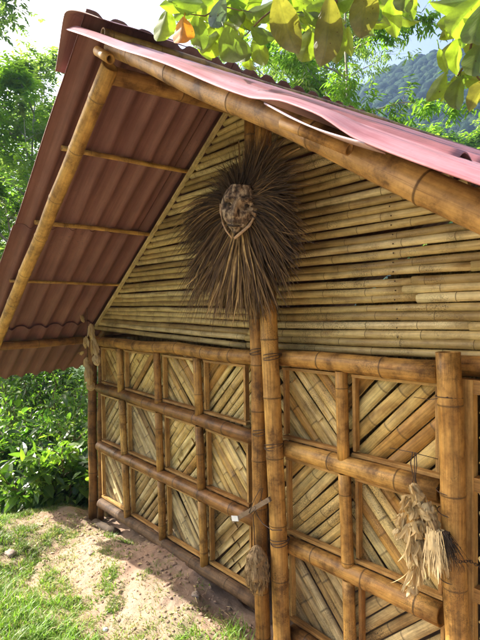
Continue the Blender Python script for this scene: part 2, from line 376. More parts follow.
# posts
def post(pts, v, r, gap, tone, mat=M_post, r1=None, name='post', phase=None, wob=0.012, extend=0):
    mb = MB(); a = at(*pts[0], v); b = at(*pts[1], v)
    d = (b - a).normalized(); b = b + d * extend
    culm(mb, a, b, r, r1, gap=gap, tone=tone, segs=22, phase=phase, wob=wob)
    return part(mb, name, mat)
post(((252, 118), (263.5, 655)), 1.985, 0.046, 0.27, 0.35, phase=0.4)
post(((262, 118), (283, 660)), 1.97, 0.051, 0.36, 0.62, phase=0.7)
post(((448, 352), (458, 670)), 1.985, 0.05, 0.40, 0.6, phase=0.55, extend=0.35)
post(((92, 341), (93, 519)), 2.07, 0.045, 0.33, 0.25, M_dark)
post(((100.5, 344), (101, 519)), 2.11, 0.032, 0.33, 0.3, M_dark)
# studs and infill panels
def studx(px, k):
    (x0, y0), (x1, y1) = px; return at(x0, y0, 2.09).x, at(x1, y1, 2.09).x
studsL = [((123, 350), (130.5, 500)), ((160.5, 350), (165.5, 500)), ((200.5, 350), (208, 550))]
studsR = [((346, 370), (352.5, 590))]
def cell_u(st, z):
    (x0, y0), (x1, y1) = st; a = at(x0, y0, 2.09); b = at(x1, y1, 2.09)
    return a.x + (b.x - a.x) * (z - a.z) / (b.z - a.z)
def slat(mb, a, b, w, v, tone, inner=False, h=None, gap=0.3):
    a = Vector((a[0], v, a[1])); b = Vector((b[0], v, b[1])); d = b - a; Ln = d.length
    if Ln < 0.03: return
    dn = d / Ln; s = dn.cross(Vector((0, 1, 0))).normalized(); h = w * 0.27 if h is None else h
    st = [0.0]; nodes = []; q = gap * RND()
    while q < Ln:
        if q > 0.02 and q < Ln - 0.02: nodes.append(q); st += [q - 0.008, q - 0.002, q + 0.003, q + 0.011]
        q += gap * U(0.85, 1.15)
    st.append(Ln); st.sort(); rows = []
    tilt = U(-0.006, 0.006)
    for s_ in st:
        nd = 0.0; k = 1.0
        for q in nodes:
            if abs(s_ - q) < 0.004: nd = 0.85; k = 1.18
        c = a + dn * s_; row = []
        for i in range(8):
            th = pi * (i / 7); ca = cos(th); sa = sin(th)
            dep = -h * k * sa if not inner else (h * 0.9 * sa - h)
            row.append(mb.vert(c + s * (w / 2 * ca) + Vector((0, dep + tilt * ca, 0)), (s_, th * w * 0.5), tone, nd * (0.5 if inner else 1)))
        rows.append(row)
    for A, B in zip(rows, rows[1:]):
        for i in range(7): mb.face((A[i], A[i + 1], B[i + 1], B[i]))
    # turned-down lips give the split edge its thickness
    for side in (0, 7):
        lip = [mb.vert(Vector(mb.v[r_[side]]) + Vector((0, 0.012, 0)), mb.uv[r_[side]], 0.9, 0.2) for r_ in rows]
        for i in range(len(rows) - 1): mb.face((rows[i][side], rows[i + 1][side], lip[i + 1], lip[i]))
    if inner:
        for q in nodes:
            c = a + dn * q; row = [mb.vert(c + s * (w / 2 * cos(pi * i / 7)) + Vector((0, h * 0.9 * sin(pi * i / 7) - h, 0)), (q, i * 0.01), 0.12, 0.5) for i in range(8)]
            mb.face(row)
def clipseg(p, d, x0, x1, z0, z1, tl):
    """clip the line p + t d to a cell whose left and right sides lean (x given by functions)"""
    lo, hi = -9, 9
    for n_, lim in (((1, 0), x1), ((-1, 0), -x0), ((0, 1), z1), ((0, -1), -z0)):
        den = n_[0] * d[0] + n_[1] * d[1]; num = lim - (n_[0] * p[0] + n_[1] * p[1])
        if abs(den) < 1e-6: continue
        t = num / den
        if den > 0: hi = min(hi, t)
        else: lo = max(lo, t)
    return (lo, hi) if hi > lo else None
def infill(u0, u1, z0, z1, sgn, mat, w=0.058, ang=45, old=False, pinner=0.12, par=None, zt=None):
    mb = MB(); a = radians(ang); d = (cos(a), sin(a) * sgn); n = (-d[1], d[0])
    cx, cz = (u0 + u1) / 2, (z0 + z1) / 2; R_ = sqrt((u1 - u0) ** 2 + (z1 - z0) ** 2) / 2
    q = -R_ + U(0, 0.03)
    while q < R_:
        ww = w * U(0.82, 1.2); j = U(-0.05, 0.05)
        dd = (d[0] - j * d[1] * 0.6, d[1] + j * d[0] * 0.6)
        p = (cx + n[0] * (q + ww / 2), cz + n[1] * (q + ww / 2))
        c = clipseg(p, dd, u0, u1, z0, z1, 0)
        if c:
            inn = RND() < pinner
            tn = RND() ** 0.8
            if RND() < 0.1: tn = U(0.02, 0.12)
            slat(mb, (p[0] + dd[0] * c[0], p[1] + dd[1] * c[0]), (p[0] + dd[0] * c[1], p[1] + dd[1] * c[1]), ww * 0.97, 2.135 + U(-0.005, 0.008), tn, inn, gap=U(0.22, 0.34))
        q += ww * U(1.03, 1.14)
    o = part(mb, 'slat_panel', mat, par)
    return o
def bay(rails, k, uL, uR, sgn, mat, w, tr=0.018, pin=0.12, trims=(1, 1, 1, 1), ang=45):
    """one square between two rails: uL, uR give the clear sides at top and bottom"""
    um = (uL + uR) / 2
    zt = railz(rails, k, um) - 0.03; zb = railz(rails, k + 1, um) + 0.03
    o = infill(uL - 0.085, uR + 0.02, zb - 0.02, zt + 0.02, sgn, mat, w, ang, pinner=pin)
    mb = MB(); v = 2.092
    zTL, zTR = railz(rails, k, uL) - 0.058, railz(rails, k, uR) - 0.058
    zBL, zBR = railz(rails, k + 1, uL) + 0.06, railz(rails, k + 1, uR) + 0.06
    g = 0.004
    if trims[0]: plank(mb, (uL + g, v, zTL - tr), (uL + g, v, zBL + tr), tr, 0.035, (0, 1, 0), U(0.2, 1), 0.0008)
    if trims[1]: plank(mb, (uR - g, v, zTR - tr), (uR - g, v, zBR + tr), tr, 0.035, (0, 1, 0), U(0.2, 1), 0.0008)
    if trims[2]: plank(mb, (uL - tr / 2, v - 0.004, zTL - tr / 2), (uR + tr / 2, v - 0.004, zTR - tr / 2), tr * 0.9, 0.03, (0, 1, 0), U(0.6, 1), 0.0008)
    if trims[3]: plank(mb, (uL - tr / 2, v - 0.004, zBL), (uR + tr / 2, v - 0.004, zBR), tr * 1.0, 0.034, (0, 1, 0), U(0.2, 0.9), 0.0008)
    part(mb, 'panel_trim', M_trim, o, smooth=False)
SR = 0.034
def studs(rails, st, kmax, tones, mat, r=SR):
    for k in range(kmax):
        zt0 = (railz(rails, k, at(*st[0], 2.09).x)); zb0 = railz(rails, k + 1, at(*st[0], 2.09).x)
        ut = cell_u(st, zt0); ub = cell_u(st, zb0)
        mb = MB()
        culm(mb, (ut, 2.052, railz(rails, k, ut) - 0.045), (ub, 2.052, railz(rails, k + 1, ub) + 0.03), r, r, gap=0.38, tone=tones[k], segs=16, wob=0.006)
        part(mb, 'stud', mat)
for i, st in enumerate(studsL): studs(railsL, st, 3, [U(0.3, 0.9) for _ in range(3)], M_post, r=0.031)
studs(railsR, studsR[0], 3, [0.55, 0.6, 0.7], M_post, r=0.033)
colsL = [((101, 344), (101, 519))] + studsL + [((247, 350), (256, 590))]
for k in range(3):
    for i in range(4):
        zc = (railz(railsL, k, -3.4) + railz(railsL, k + 1, -3.4)) / 2
        a = cell_u(colsL[i], zc); b = cell_u(colsL[i + 1], zc)
        sg = -1 if (i + k) % 2 == 0 else 1
        old = k == 2
        bay(railsL, k, a + 0.05, b - (0.045 if i < 3 else 0.02), sg, M_slatold if (old or (k == 1 and i < 2)) else M_slat, 0.056 if k < 2 else 0.05, pin=0.85 if (k == 2 and i == 3) else 0.1, trims=(1, 1, 1, 1))
colsR = [((283, 360), (291, 600)), studsR[0], ((441, 380), (446, 600))]
for k in range(3):
    for i in range(2):
        zc = (railz(railsR, k, -1.6) + railz(railsR, k + 1, -1.6)) / 2
        a = cell_u(colsR[i], zc); b = cell_u(colsR[i + 1], zc)
        sg = -1 if (i + k) % 2 == 0 else 1
        bay(railsR, k, a + (0.012 if i == 0 else 0.05), b - (0.042 if i == 0 else 0.012), sg, M_slatold if k == 2 else M_slat, 0.06 if (i, k) != (1, 0) else 0.075, pin=0.1)

# bottom strip on the right half and below, then the door bay right of the post
door = MB(); uD0 = at(462, 420, 2.06).x; uD1 = uD0 + 0.62
plank(door, (uD0 + 0.03, 2.05, -0.33), (uD0 + 0.03, 2.05, -2.12), 0.06, 0.045, (0, 1, 0), 0.9)
plank(door, (uD1, 2.05, -0.33), (uD1, 2.05, -2.12), 0.06, 0.045, (0, 1, 0), 0.4)
for z in (-0.36, -0.77, -1.24, -1.75, -2.1): plank(door, (uD0 + 0.06, 2.053, z), (uD1 - 0.03, 2.053, z), 0.06, 0.04, (0, 1, 0), 0.5)
do = part(door, 'door', M_trim, smooth=False)
for (z0, z1, sg) in ((-0.74, -0.39, -1), (-1.21, -0.80, 1), (-1.72, -1.27, -1), (-2.07, -1.78, 1)):
    infill(uD0 + 0.06, uD1 - 0.03, z0, z1, sg, M_slat, 0.06, par=do)
mb = MB(); culm(mb, (-1.02, 2.1, -0.285), (0.0, 2.1, -0.285), 0.045, gap=0.35, tone=0.4); part(mb, 'lintel', M_post)
mb = MB(); culm(mb, (0.0, 2.07, -0.2), (0.0, 2.07, -2.35), 0.05, gap=0.35, tone=0.4); part(mb, 'post', M_post)
# gable cladding: rows of thin culms laid horizontally
def lr(z): return HX - (1.375 - z) / 0.70
def rr(z): return HX + (1.40 - z) / 0.585
pitch = 0.0462; z = -0.268; row = 0
mbs = [MB() for _ in range(2)]
while z < 1.34:
    a, b = lr(z) + 0.01, min(rr(z) - 0.02, 0.05)
    if b - a > 0.06:
        drop = 0.06 * max(0, 1 - row / 9)
        def zz(u): return z + drop * (abs(u + 2.25) / 2.2 - 0.15) + 0.004 * sin(row * 2.3)
        # each row is two or three culms that meet side by side
        cuts = [a]; mid = -2.3 + U(-0.1, 0.1)
        if a < mid < b: cuts.append(mid)
        if b > -1.5 and RND() < 0.6: cuts.append(U(-1.3, -0.7))
        cuts = [c for c in cuts if c < b] + [b]
        for q, (c0, c1) in enumerate(zip(cuts, cuts[1:])):
            if c1 - c0 < 0.08: continue
            tgt = mbs[0] if q == 0 else mbs[1]
            j0, j1 = U(-0.003, 0.003), U(-0.003, 0.003); r = U(0.0208, 0.0236)
            if q > 0 and c0 > -1.6: j0 = j1 = U(-0.004, 0.004)
            culm(tgt, (c0 - (0.0 if q == 0 else 0.004), 2.15 + U(-0.006, 0.004), zz(c0) + j0), (c1 + 0.0, 2.15 + U(-0.006, 0.004), zz(c1) + j1), r, r * U(0.9, 1.0), segs=10, gap=U(0.26, 0.40), bend=U(0, 0.006), ringh=0.05, wob=0.006, ends=(1, 1))
    z += pitch * U(0.98, 1.02); row += 1
for m_ in mbs: part(m_, 'gable_cladding', M_culm)
mb = MB()                                      # split strip that closes the left rake of the wall
plank(mb, (lr(-0.19), 2.118, -0.19 + 0.0), (lr(1.36), 2.118, 1.36), 0.02, 0.03, (0, 1, 0), 0.9, 0.001); part(mb, 'rake_strip', M_culm, smooth=False)
# two inner rafters on the wall line, hidden poles that carry the roof
# side and back walls of split bamboo
def boarded(u0, v0, u1, v1, z0, ztop, name='side_wall'):
    mb = MB(); a = Vector((u0, v0, 0)); b = Vector((u1, v1, 0)); Ln = (b - a).length; d = (b - a) / Ln; q = 0
    nrm = Vector((d.y, -d.x, 0))
    while q < Ln:
        p = a + d * q; culm(mb, (p.x, p.y, z0), (p.x, p.y, ztop(p.x, p.y)), 0.027, segs=8, gap=0.33, ends=(0, 0), wob=0.004); q += 0.05
    part(mb, name, M_culm)
boarded(-4.74, 2.22, -4.74, 6.2, -2.3, lambda x, y: -0.33)
boarded(0.02, 2.16, 0.02, 6.2, -2.3, lambda x, y: -0.12)
boarded(-4.76, 6.22, 0.05, 6.22, -2.3, lambda x, y: min(1.35 + 0.7 * (x + 2.42), 1.35 - 0.585 * (x + 2.42)), 'back_wall')

# roof ---------------------------------------------------------------
RISE = 0.065
def corr(name, side, s0, s1, v0, v1, lift=0.0, lift1=None, tone=0.5, label=None, amp=0.017, wl=0.155, curl=0.0, ph=0.0):
    """corrugated sheet; s = distance along X from the ridge, v0..v1 along Y"""
    mb = MB(); nv = max(8, int((v1 - v0) / wl * 12)); ns = max(6, int(abs(s1 - s0) / (0.09 if side < 0 else 0.03)))
    lift1 = lift if lift1 is None else lift1
    th = 0.005; grids = []
    for lay in (0, 1):
        g = []
        for i in range(ns + 1):
            t = i / ns; s_ = s0 + (s1 - s0) * t; rowv = []
            for j in range(nv + 1):
                v = v0 + (v1 - v0) * j / nv
                w = sin(2 * pi * (v - 1.04 + ph) / wl); w = 1.0 - 2.0 * (0.5 - 0.5 * w) ** 2.2 if side < 0 else w
                base = 1.40 + 0.7 * s_ if side < 0 else 1.42 - 0.585 * s_
                if side < 0: base += RISE * 0.6 * (v - 1.2)
                else: base += RISE * (v - 1.0)
                zc = base + amp * w + (lift + (lift1 - lift) * t) + (0.009 if side < 0 else 0.004) * noise.noise((s_ * 1.3, v * 1.7, side * 5 + tone * 9)) + th * lay
                e = max(0, 1 - (v - v0) / 0.12)
                if side > 0 and v0 < 1.02: zc += (0.022 * sm(1.34, 1.50, s_) * (1 - sm(1.60, 1.74, s_)) + 0.003 * sin(s_ * 9)) * e
                zc += curl * e * e * noise.noise((s_ * 2.5, 3.3, tone))
                rowv.append(mb.vert((HX + s_, v + 0.004 * noise.noise((s_ * 3, v * 0.5, 2)), zc), (s_, v), tone, 0))
            g.append(rowv)
        grids.append(g)
    bot, top = grids
    flip = (s1 - s0) < 0
    for i in range(ns):
        for j in range(nv):
            q = (top[i][j], top[i + 1][j], top[i + 1][j + 1], top[i][j + 1]); mb.face(q[::-1] if flip else q, 0)
            q = (bot[i][j], bot[i][j + 1], bot[i + 1][j + 1], bot[i + 1][j]); mb.face(q[::-1] if flip else q, 1)
    for i in range(ns):
        for j in (0, nv): mb.face((bot[i][j], bot[i + 1][j], top[i + 1][j], top[i][j]), 0 if side > 0 else 1)
    for j in range(nv):
        for i in (0, ns): mb.face((bot[i][j], bot[i][j + 1], top[i][j + 1], top[i][j]), 0 if side > 0 else 1)
    return part(mb, name, [M_top, M_under], None, True, label)
# left slope: three courses
for (s0, s1, l0, l1, front) in ((0.10, -1.24, 0.0, 0.004, 1.05), (-1.16, -2.40, -0.004, 0.006, 1.035), (-2.24, -3.06, -0.022, -0.005, 1.16)):
    v = front; first = True
    while v < 6.3:
        w = 1.12 if first else 1.09
        corr('roof_sheet', -1, s0, s1 + (U(-0.02, 0.02)), v, min(v + w, 6.7), l0 + (0.0 if first else U(0, 0.004)), l1, tone=RND(), curl=0.02 if first else 0)
        v += w - 0.155; first = False
# right slope: three courses, faded pink on top
for ci, (s0, s1, l0, l1) in enumerate(((0.0, 2.72, 0.0, 0.0),)):
    v = 0.985; first = True
    while v < 6.3:
        w = 1.14 if first else 1.09
        corr('roof_sheet', 1, s0, s1 + U(-0.02, 0.02), v, min(v + w, 6.7), l0 + (0 if first else U(0, 0.004)), l1, tone=RND(), curl=0.008 if first else 0, ph=0.03)
        v += w - 0.155; first = False
# ridge cap: an old sheet bent over the peak at the front end, then further caps
def cap(v0, v1, lz, tone, dl=0.24, dr=0.42, splay=0.0):
    mb = MB(); prof = []
    for i in range(23):
        t = i / 22; s_ = -dl + (dl + dr) * t
        zc = 1.475 - (0.62 * (sqrt(s_ * s_ + 0.004) - 0.06)) - (0.05 if s_ < 0 else 0) * sm(0, -0.25, s_)
        prof.append((s_, zc))
    nv = 14; G = []
    for lay in (0, 1):
        g = []
        for (s_, zc) in prof:
            rw = []
            for j in range(nv + 1):
                v = v0 + (v1 - v0) * j / nv + (0.05 * (abs(s_) / 0.3) - 0.02) * splay * (1 - j / nv)
                rw.append(mb.vert((HX + s_, v, zc + lz + RISE * (v - 1.0) + 0.01 * noise.noise((s_ * 4, v * 5, tone * 7)) + 0.005 * lay), (s_, v), tone))
            g.append(rw)
        G.append(g)
    b, t_ = G; K = len(prof) - 1
    for i in range(K):
        for j in range(nv):
            mb.face((t_[i][j], t_[i + 1][j], t_[i + 1][j + 1], t_[i][j + 1]), 0 if prof[i][0] > -0.02 else 1); mb.face((b[i][j], b[i][j + 1], b[i + 1][j + 1], b[i + 1][j]), 1)
    for i in range(K):
        for j in (0, nv): mb.face((b[i][j], b[i + 1][j], t_[i + 1][j], t_[i][j]), 1)
    for j in range(nv):
        for i in (0, K): mb.face((b[i][j], b[i][j + 1], t_[i][j + 1], t_[i][j]), 1)
    part(mb, 'ridge_cap', [M_top, M_under])
cap(1.0, 1.52, 0.015, 0.4, dl=0.27, dr=0.30, splay=1.0)
# short second layer of sheet lapped under the upper slope, and the pale loose flap on the rake
corr('roof_sheet', 1, 0.0, 1.88, 1.14, 6.6, 0.004, 0.016, tone=0.3, amp=0.019, wl=0.155, label='upper lapping roof sheet with wavy cut end')
mb = MB(); A = at(264, 104, 0.975); B = at(362, 143.5, 0.975); K = 18; rows_ = []
for i in range(K + 1):
    t = i / K; p = A.lerp(B, t) + Vector((0, 0, -0.012 * sin(pi * t)))
    rows_.append([mb.vert(p + Vector((0, y_, z_ + 0.0)), (t, y_), 0.95) for y_, z_ in ((0, 0), (0.0, 0.005), (0.03, 0.004), (0.10, -0.002), (0.10, -0.006), (0.03, -0.001))])
for a_, b_ in zip(rows_, rows_[1:]):
    for k in range(6): j = (k + 1) % 6; mb.face((a_[k], a_[j], b_[j], b_[k]), 0)
mb.face(rows_[0]); mb.face(rows_[-1])
part(mb, 'loose_flap', M_flap, label='pale curled flap of roof sheet on the rake')

# rafters
def rafter(p0, p1, r0, r1, mat, gap, tone, wob=0.012, name='rafter', label=None, **kw):
    mb = MB(); culm(mb, p0, p1, r0, r1, segs=26, gap=gap, tone=tone, wob=wob, **kw); return part(mb, name, mat, None, True, label)
rafter(at(112, 47, 1.17), at(480, 213, 1.17) + Vector((0.62, 0, -0.37)), 0.045, 0.046, M_raft, 0.42, 0.5, phase=0.62)
rafter(at(110, 66, 1.165), at(0, 333, 1.165) + Vector((-0.75, 0, -0.52)), 0.045, 0.042, M_gold, 0.40, 0.6, wob=0.02, phase=0.5)
# ridge pole and short stubs at the peak
rafter((HX + 0.02, 1.17, 1.245), (HX + 0.01, 6.4, 1.50), 0.048, 0.05, M_raft, 0.4, 0.4, name='ridge_pole')
q_ = at(103, 34, 1.08); rafter(q_, q_ + Vector((0, 5.2, 0.33)), 0.024, 0.022, M_raft, 0.3, 0.8, name='roof_batten')
rafter(at(97, 52, 1.10) , at(110, 60, 1.10), 0.024, 0.024, M_gold, 0.3, 0.5, name='roof_batten')
rafter(at(283, 122, 1.07), at(350, 148, 1.10), 0.017, 0.018, M_raft, 0.35, 0.6, name='roof_batten')
# battens under the left slope
def onroof(px, py, below):
    r = ray(px, py); n = Vector((-0.7, -RISE * 0.6, 1)); return r * ((1.40 + 0.7 * 2.42 - RISE * 0.72 - below) / (r @ n))
for (pa, pb, r) in (((62, 147), (190, 172), 0.016), ((35, 222), (152, 234), 0.016), ((10, 281), (120, 285), 0.012)):
    A = onroof(*pa, 0.017 + r); B = onroof(*pb, 0.017 + r); d_ = B - A
    rafter(A, A + d_ * (5.2 / d_.y), r, r * 0.9, M_gold, 0.3, U(0.3, 0.8), name='roof_batten')
E0 = onroof(0, 346, 0.075); E1 = onroof(86, 340, 0.075); d_ = E1 - E0
rafter(E0 - d_ * 0.12, E0 + d_ * (5.0 / d_.y), 0.040, 0.04, M_dark, 0.42, 0.45, name='eave_beam', phase=0.1)
rafter((-0.25, 1.2, -0.02), (-0.25, 6.4, 0.2), 0.045, 0.045, M_dark, 0.4, 0.4, name='eave_beam')
rafter((HX - 2.45, 2.2, -0.40), (HX, 2.24, 1.27), 0.03, 0.03, M_dark, 0.4, 0.4)
rafter((0.0, 2.24, -0.12), (HX, 2.24, 1.27), 0.03, 0.03, M_dark, 0.4, 0.4)
nail_mb = MB(); pebble(nail_mb, (0, 0, 0), 0.0042, 0.5, 0.8); nail0 = part(nail_mb, 'nail', M_wire); k_ = 0
for (px, y0, dy, cnt_) in ((390, 197, 9.35, 16), (211, 178, 9.0, 15)):
    for i in range(cnt_):
        q = at(px + i * 0.5 + U(-1, 1), y0 + dy * i, 2.124)
        nn = nail0 if k_ == 0 else nail0.copy(); k_ += 1
        if nn is not nail0: C.objects.link(nn); nn.parent = hut
        nn.location = q - Vector(hut.location)
for (px, py, v_, r_) in ((258, 352, 1.985, 0.050), (261, 432, 1.985, 0.050), (274, 446, 1.97, 0.055), (280, 541, 1.97, 0.055), (272, 357, 1.97, 0.055)):
    c_ = at(px, py, v_); mb = MB()
    for w_ in range(3): rod(mb, [c_ + Vector((r_ * cos(a), r_ * sin(a), 0.014 * sin(a + w_) + 0.006 * w_)) for a in [2 * pi * k / 22 for k in range(23)]], 0.0026, 5)
    part(mb, 'wire_tie', M_wire)
# wires tied round the right post
for (px, py) in ((449, 397), (450, 492), (451, 512), (453, 577)):
    c_ = at(px, py, 1.985); mb = MB()
    rod(mb, [c_ + Vector((0.054 * cos(a), 0.054 * sin(a), 0.006 * sin(a * 1.0 + px))) for a in [2 * pi * k / 20 for k in range(21)]], 0.002, 5)
    part(mb, 'wire_tie', M_wire)
for y0 in (397, 488):
    a_ = at(414, y0 - (0 if y0 == 397 else 6), 2.03); b_ = at(448, 397 if y0 == 397 else 460, 1.93); mb = MB(); rod(mb, [a_, (a_ + b_) / 2 + Vector((0, -0.01, -0.01)), b_], 0.0016, 5)
    if y0 == 397: part(mb, 'wire_tie', M_wire)
for (px, py) in ((258, 338), (259, 374), (261, 412), (274, 345), (276, 430), (279, 510)):
    pass

# ------------------------------------------------------------------ terrain
def crest(v): return -5.02 + 0.12 * (v - 1.2) + 0.05 * sin(v * 3)
def gz(x, y, fine=True):
    # gentle bank that climbs towards the camera, trench along the hut wall, drop to the valley on the left
    z = -2.10 + 0.20 * sm(1.6, -0.6, y)
    z += 0.10 * exp(-((y - 1.72) / 0.20) ** 2) * sm(-4.6, -3.4, x) * (1 - 0.3 * sm(-2.4, -1.2, x))   # loose dirt ridge
    z += 0.15 * exp(-((x + 3.15) / 0.48) ** 4 - ((y - 2.05) / 0.22) ** 2)
    z -= 0.05 * sm(1.82, 2.12, y) * sm(-2.9, -2.4, x) 
    z -= 0.07 * sm(1.9, 2.1, y) * (1 - sm(-4.0, -3.6, x)) 
    z -= 0.05 * exp(-((x + 3.9 + 0.6 * (y - 1)) / 0.35) ** 2)
    c = crest(y); dd = c - x
    if dd > 0:
        z -= 0.75 * dd - 0.25 * (1 - exp(-dd * 3)) if dd < 6 else 0.75 * 6 - 0.25 - 0.0 * dd
    if y > 2.2: z = min(z, -2.16) if dd < 0 else z
    R_ = sqrt(x * x + y * y)
    z = max(z, -7.0)
    if fine and R_ < 9:
        z += 0.030 * noise.noise((x * 2.1, y * 2.1, 0)) + 0.016 * noise.noise((x * 7, y * 7, 4)) + 0.008 * noise.noise((x * 19, y * 19, 7)) + 0.007 * abs(noise.noise((x * 43, y * 43, 2)))
    elif R_ >= 9: z += 0.3 * noise.noise((x * 0.1, y * 0.1, 0)) * min(1, (R_ - 9) / 10)
    return z
# green cover: measured by eye, expressed in metres on the ground
def groundpt(px, py, z=-2.02):
    r = ray(px, py); return r * (z / r.z)
blobs = []
for (px, py, rad, w) in ((10, 600, 0.34, 1.0), (60, 600, 0.22, 0.9), (40, 630, 0.3, 1.0), (90, 632, 0.16, 0.9), (15, 560, 0.38, 0.8), (5, 535, 0.5, 0.9), (50, 528, 0.35, 0.8), (118, 530, 0.14, 0.8), (100, 548, 0.2, 0.5), (108, 575, 0.14, 0.8), (115, 600, 0.11, 0.8), (110, 590, 0.13, 0.6), (185, 630, 0.11, 0.8), (200, 640, 0.12, 0.8), (232, 640, 0.1, 1.0), (35, 550, 0.3, 0.6), (65, 572, 0.12, 0.4), (145, 583, 0.06, 0.5), (0, 640, 0.4, 1.0), (-60, 600, 0.9, 1.0), (60, 700, 0.8, 1.0), (200, 700, 0.35, 0.8), (-100, 540, 1.2, 1.0), (104, 520, 0.1, 0.5)):
    p = groundpt(px, py); blobs.append((p.x, p.y, rad, w))
def green(x, y):
    g = 0.03
    for bx, by, r, w in blobs:
        q = ((x - bx) ** 2 + (y - by) ** 2) / (r * r)
        if q < 5: g = max(g, w * exp(-q))
    if y > 2.12 and x > -4.75: g *= 0.2
    if y < -0.2: g = max(g, 0.6)
    if x < crest(y) - 0.05: g = max(g, 0.7)
    return max(0, min(1, g + (0.35 * noise.noise((x * 5, y * 5, 11)) + 0.4 * noise.noise((x * 16, y * 16, 3))) * (g > 0.06)))
def axis(lo, hi, step, outer, growth=1.14):
    a = []; x = lo
    while x < hi: a.append(x); x += step
    a.append(hi); s = step; x = hi
    while x < outer: s *= growth; x += s; a.append(x)
    s = step; x = lo; pre = []
    while x > -outer: s *= growth; x -= s; pre.append(x)
    return pre[::-1] + a
xs = axis(-5.3, -1.3, 0.014, 700); ys = axis(0.3, 2.3, 0.014, 700)
mb = MB(); gr = []; fr = []
for x in xs:
    for y in ys:
        mb.vert((x, y, gz(x, y)), (x, y), 0.5); gr.append(green(x, y) if abs(x) < 12 and abs(y) < 12 else 1.0)
        fr.append(sm(6, 12, sqrt(x * x + y * y)))
ny = len(ys)
for i in range(len(xs) - 1):
    for j in range(ny - 1):
        a = i * ny + j; mb.face((a, a + ny, a + ny + 1, a + 1))
mb.x['green'] = gr; mb.x['far'] = fr
g = mb.build('ground', M_ground); tag(g, kind='structure')

# grass and litter (stuff)
mb = MB()
def blade(x, y, z, h, w, tone, lean, az, segs=3):
    d = Vector((cos(az), sin(az), 0)); s = Vector((-sin(az), cos(az), 0)); prev = None
    for i in range(segs + 1):
        t = i / segs; p = Vector((x, y, z)) + d * (lean * h * t * t) + Vector((0, 0, h * (t - 0.35 * lean * t * t)))
        ww = w * (1 - t ** 1.6)
        if i < segs: cur = (mb.vert(p - s * ww / 2, (t, 0), tone), mb.vert(p + s * ww / 2, (t, 1), tone))
        else: cur = (mb.vert(p, (t, 0.5), tone),)
        if prev: mb.face((prev[0], prev[1], cur[1], cur[0]) if len(cur) == 2 else (prev[0], prev[1], cur[0]))
        prev = cur
cnt = 0
for _ in range(150000):
    x = U(-5.6, -1.3); y = U(0.2, 2.25) if RND() < 0.93 else U(-0.5, 0.3)
    g_ = green(x, y)
    if RND() > g_ ** 1.3 * (0.35 + 1.0 * sm(-0.25, 0.25, noise.noise((x * 9, y * 9, 51)))): continue
    if y > 2.0 and x > -3.9: continue
    if g_ < 0.15 and RND() < 0.7: continue
    cnt += 1; z = gz(x, y) - 0.004
    lush = sm(0.35, 0.9, g_) * sm(2.0, 1.0, y)
    h = U(0.012, 0.04) + lush * U(0.0, 0.075) * (0.4 + 1.1 * max(0, noise.noise((x * 6, y * 6, 31)) + 0.3)); 
    tone = U(0.0, 0.45) if RND() < (0.6 - 0.4 * lush) else U(0.35, 1.0)
    blade(x, y, z, h, U(0.003, 0.0065) * (1 + 0.8 * lush), tone, U(0.2, 1.3), U(0, 2 * pi))
    if cnt > 52000: break
# tufts of longer blades
def tuft(px, py, n, h, zg=-2.0, tone0=0.5):
    p = groundpt(px, py, zg); 
    for _ in range(n):
        x = p.x + random.gauss(0, 0.035); y = p.y + random.gauss(0, 0.035)
        blade(x, y, gz(x, y) - 0.003, h * U(0.5, 1.1), U(0.006, 0.012), U(tone0, 1), U(0.3, 1.2), U(0, 2 * pi), 5)
for t_ in ((232, 632, 26, 0.12), (240, 618, 18, 0.13), (250, 636, 12, 0.10), (205, 585, 10, 0.05), (146, 578, 16, 0.04), (56, 590, 30, 0.09), (20, 610, 40, 0.09), (70, 625, 40, 0.10), (112, 572, 26, 0.06), (190, 632, 26, 0.06), (110, 526, 30, 0.07), (125, 530, 26, 0.06), (40, 600, 30, 0.09), (5, 585, 30, 0.09), (15, 636, 60, 0.10), (45, 618, 50, 0.08), (28, 596, 40, 0.07), (85, 638, 50, 0.09), (60, 640, 50, 0.10), (2, 620, 50, 0.10), (35, 628, 50, 0.10), (100, 640, 40, 0.07), (12, 570, 40, 0.08), (178, 640, 30, 0.06), (210, 640, 24, 0.08), (116, 560, 16, 0.04), (98, 588, 20, 0.05), (110, 600, 22, 0.05)): tuft(*t_)
gs = mb.build('grass', M_grass); tag(gs, 'short patchy grass and dry blades on the dirt bank', None, None, 'stuff')
# clods, pebbles and dry litter
mb = MB()
for _ in range(3500):
    x = U(-4.9, -1.4); y = U(0.4, 2.1); r = 0.0035 + 0.011 * RND() ** 5
    if y > 1.75: r *= 1.25
    pebble(mb, (x, y, gz(x, y) + r * 0.2), r)
pe = mb.build('dirt_clods', M_ground, smooth=False); pe.data.attributes.new('green', 'FLOAT', 'POINT'); pe.data.attributes.new('far', 'FLOAT', 'POINT')
tag(pe, 'loose clods and grit scattered on the dirt bank', None, None, 'stuff')
mb = MB()
for _ in range(700):
    x = U(-4.9, -1.5); y = U(0.4, 2.1)
    if RND() > green(x, y) + 0.25: continue
    a = U(0, pi); l = U(0.02, 0.07); z = gz(x, y) + 0.006
    rod(mb, [(x, y, z), (x + cos(a) * l / 2, y + sin(a) * l / 2, z + U(0, 0.006)), (x + cos(a) * l, y + sin(a) * l, gz(x + cos(a) * l, y + sin(a) * l) + 0.005)], U(0.0008, 0.002), 4, U(0.2, 1))
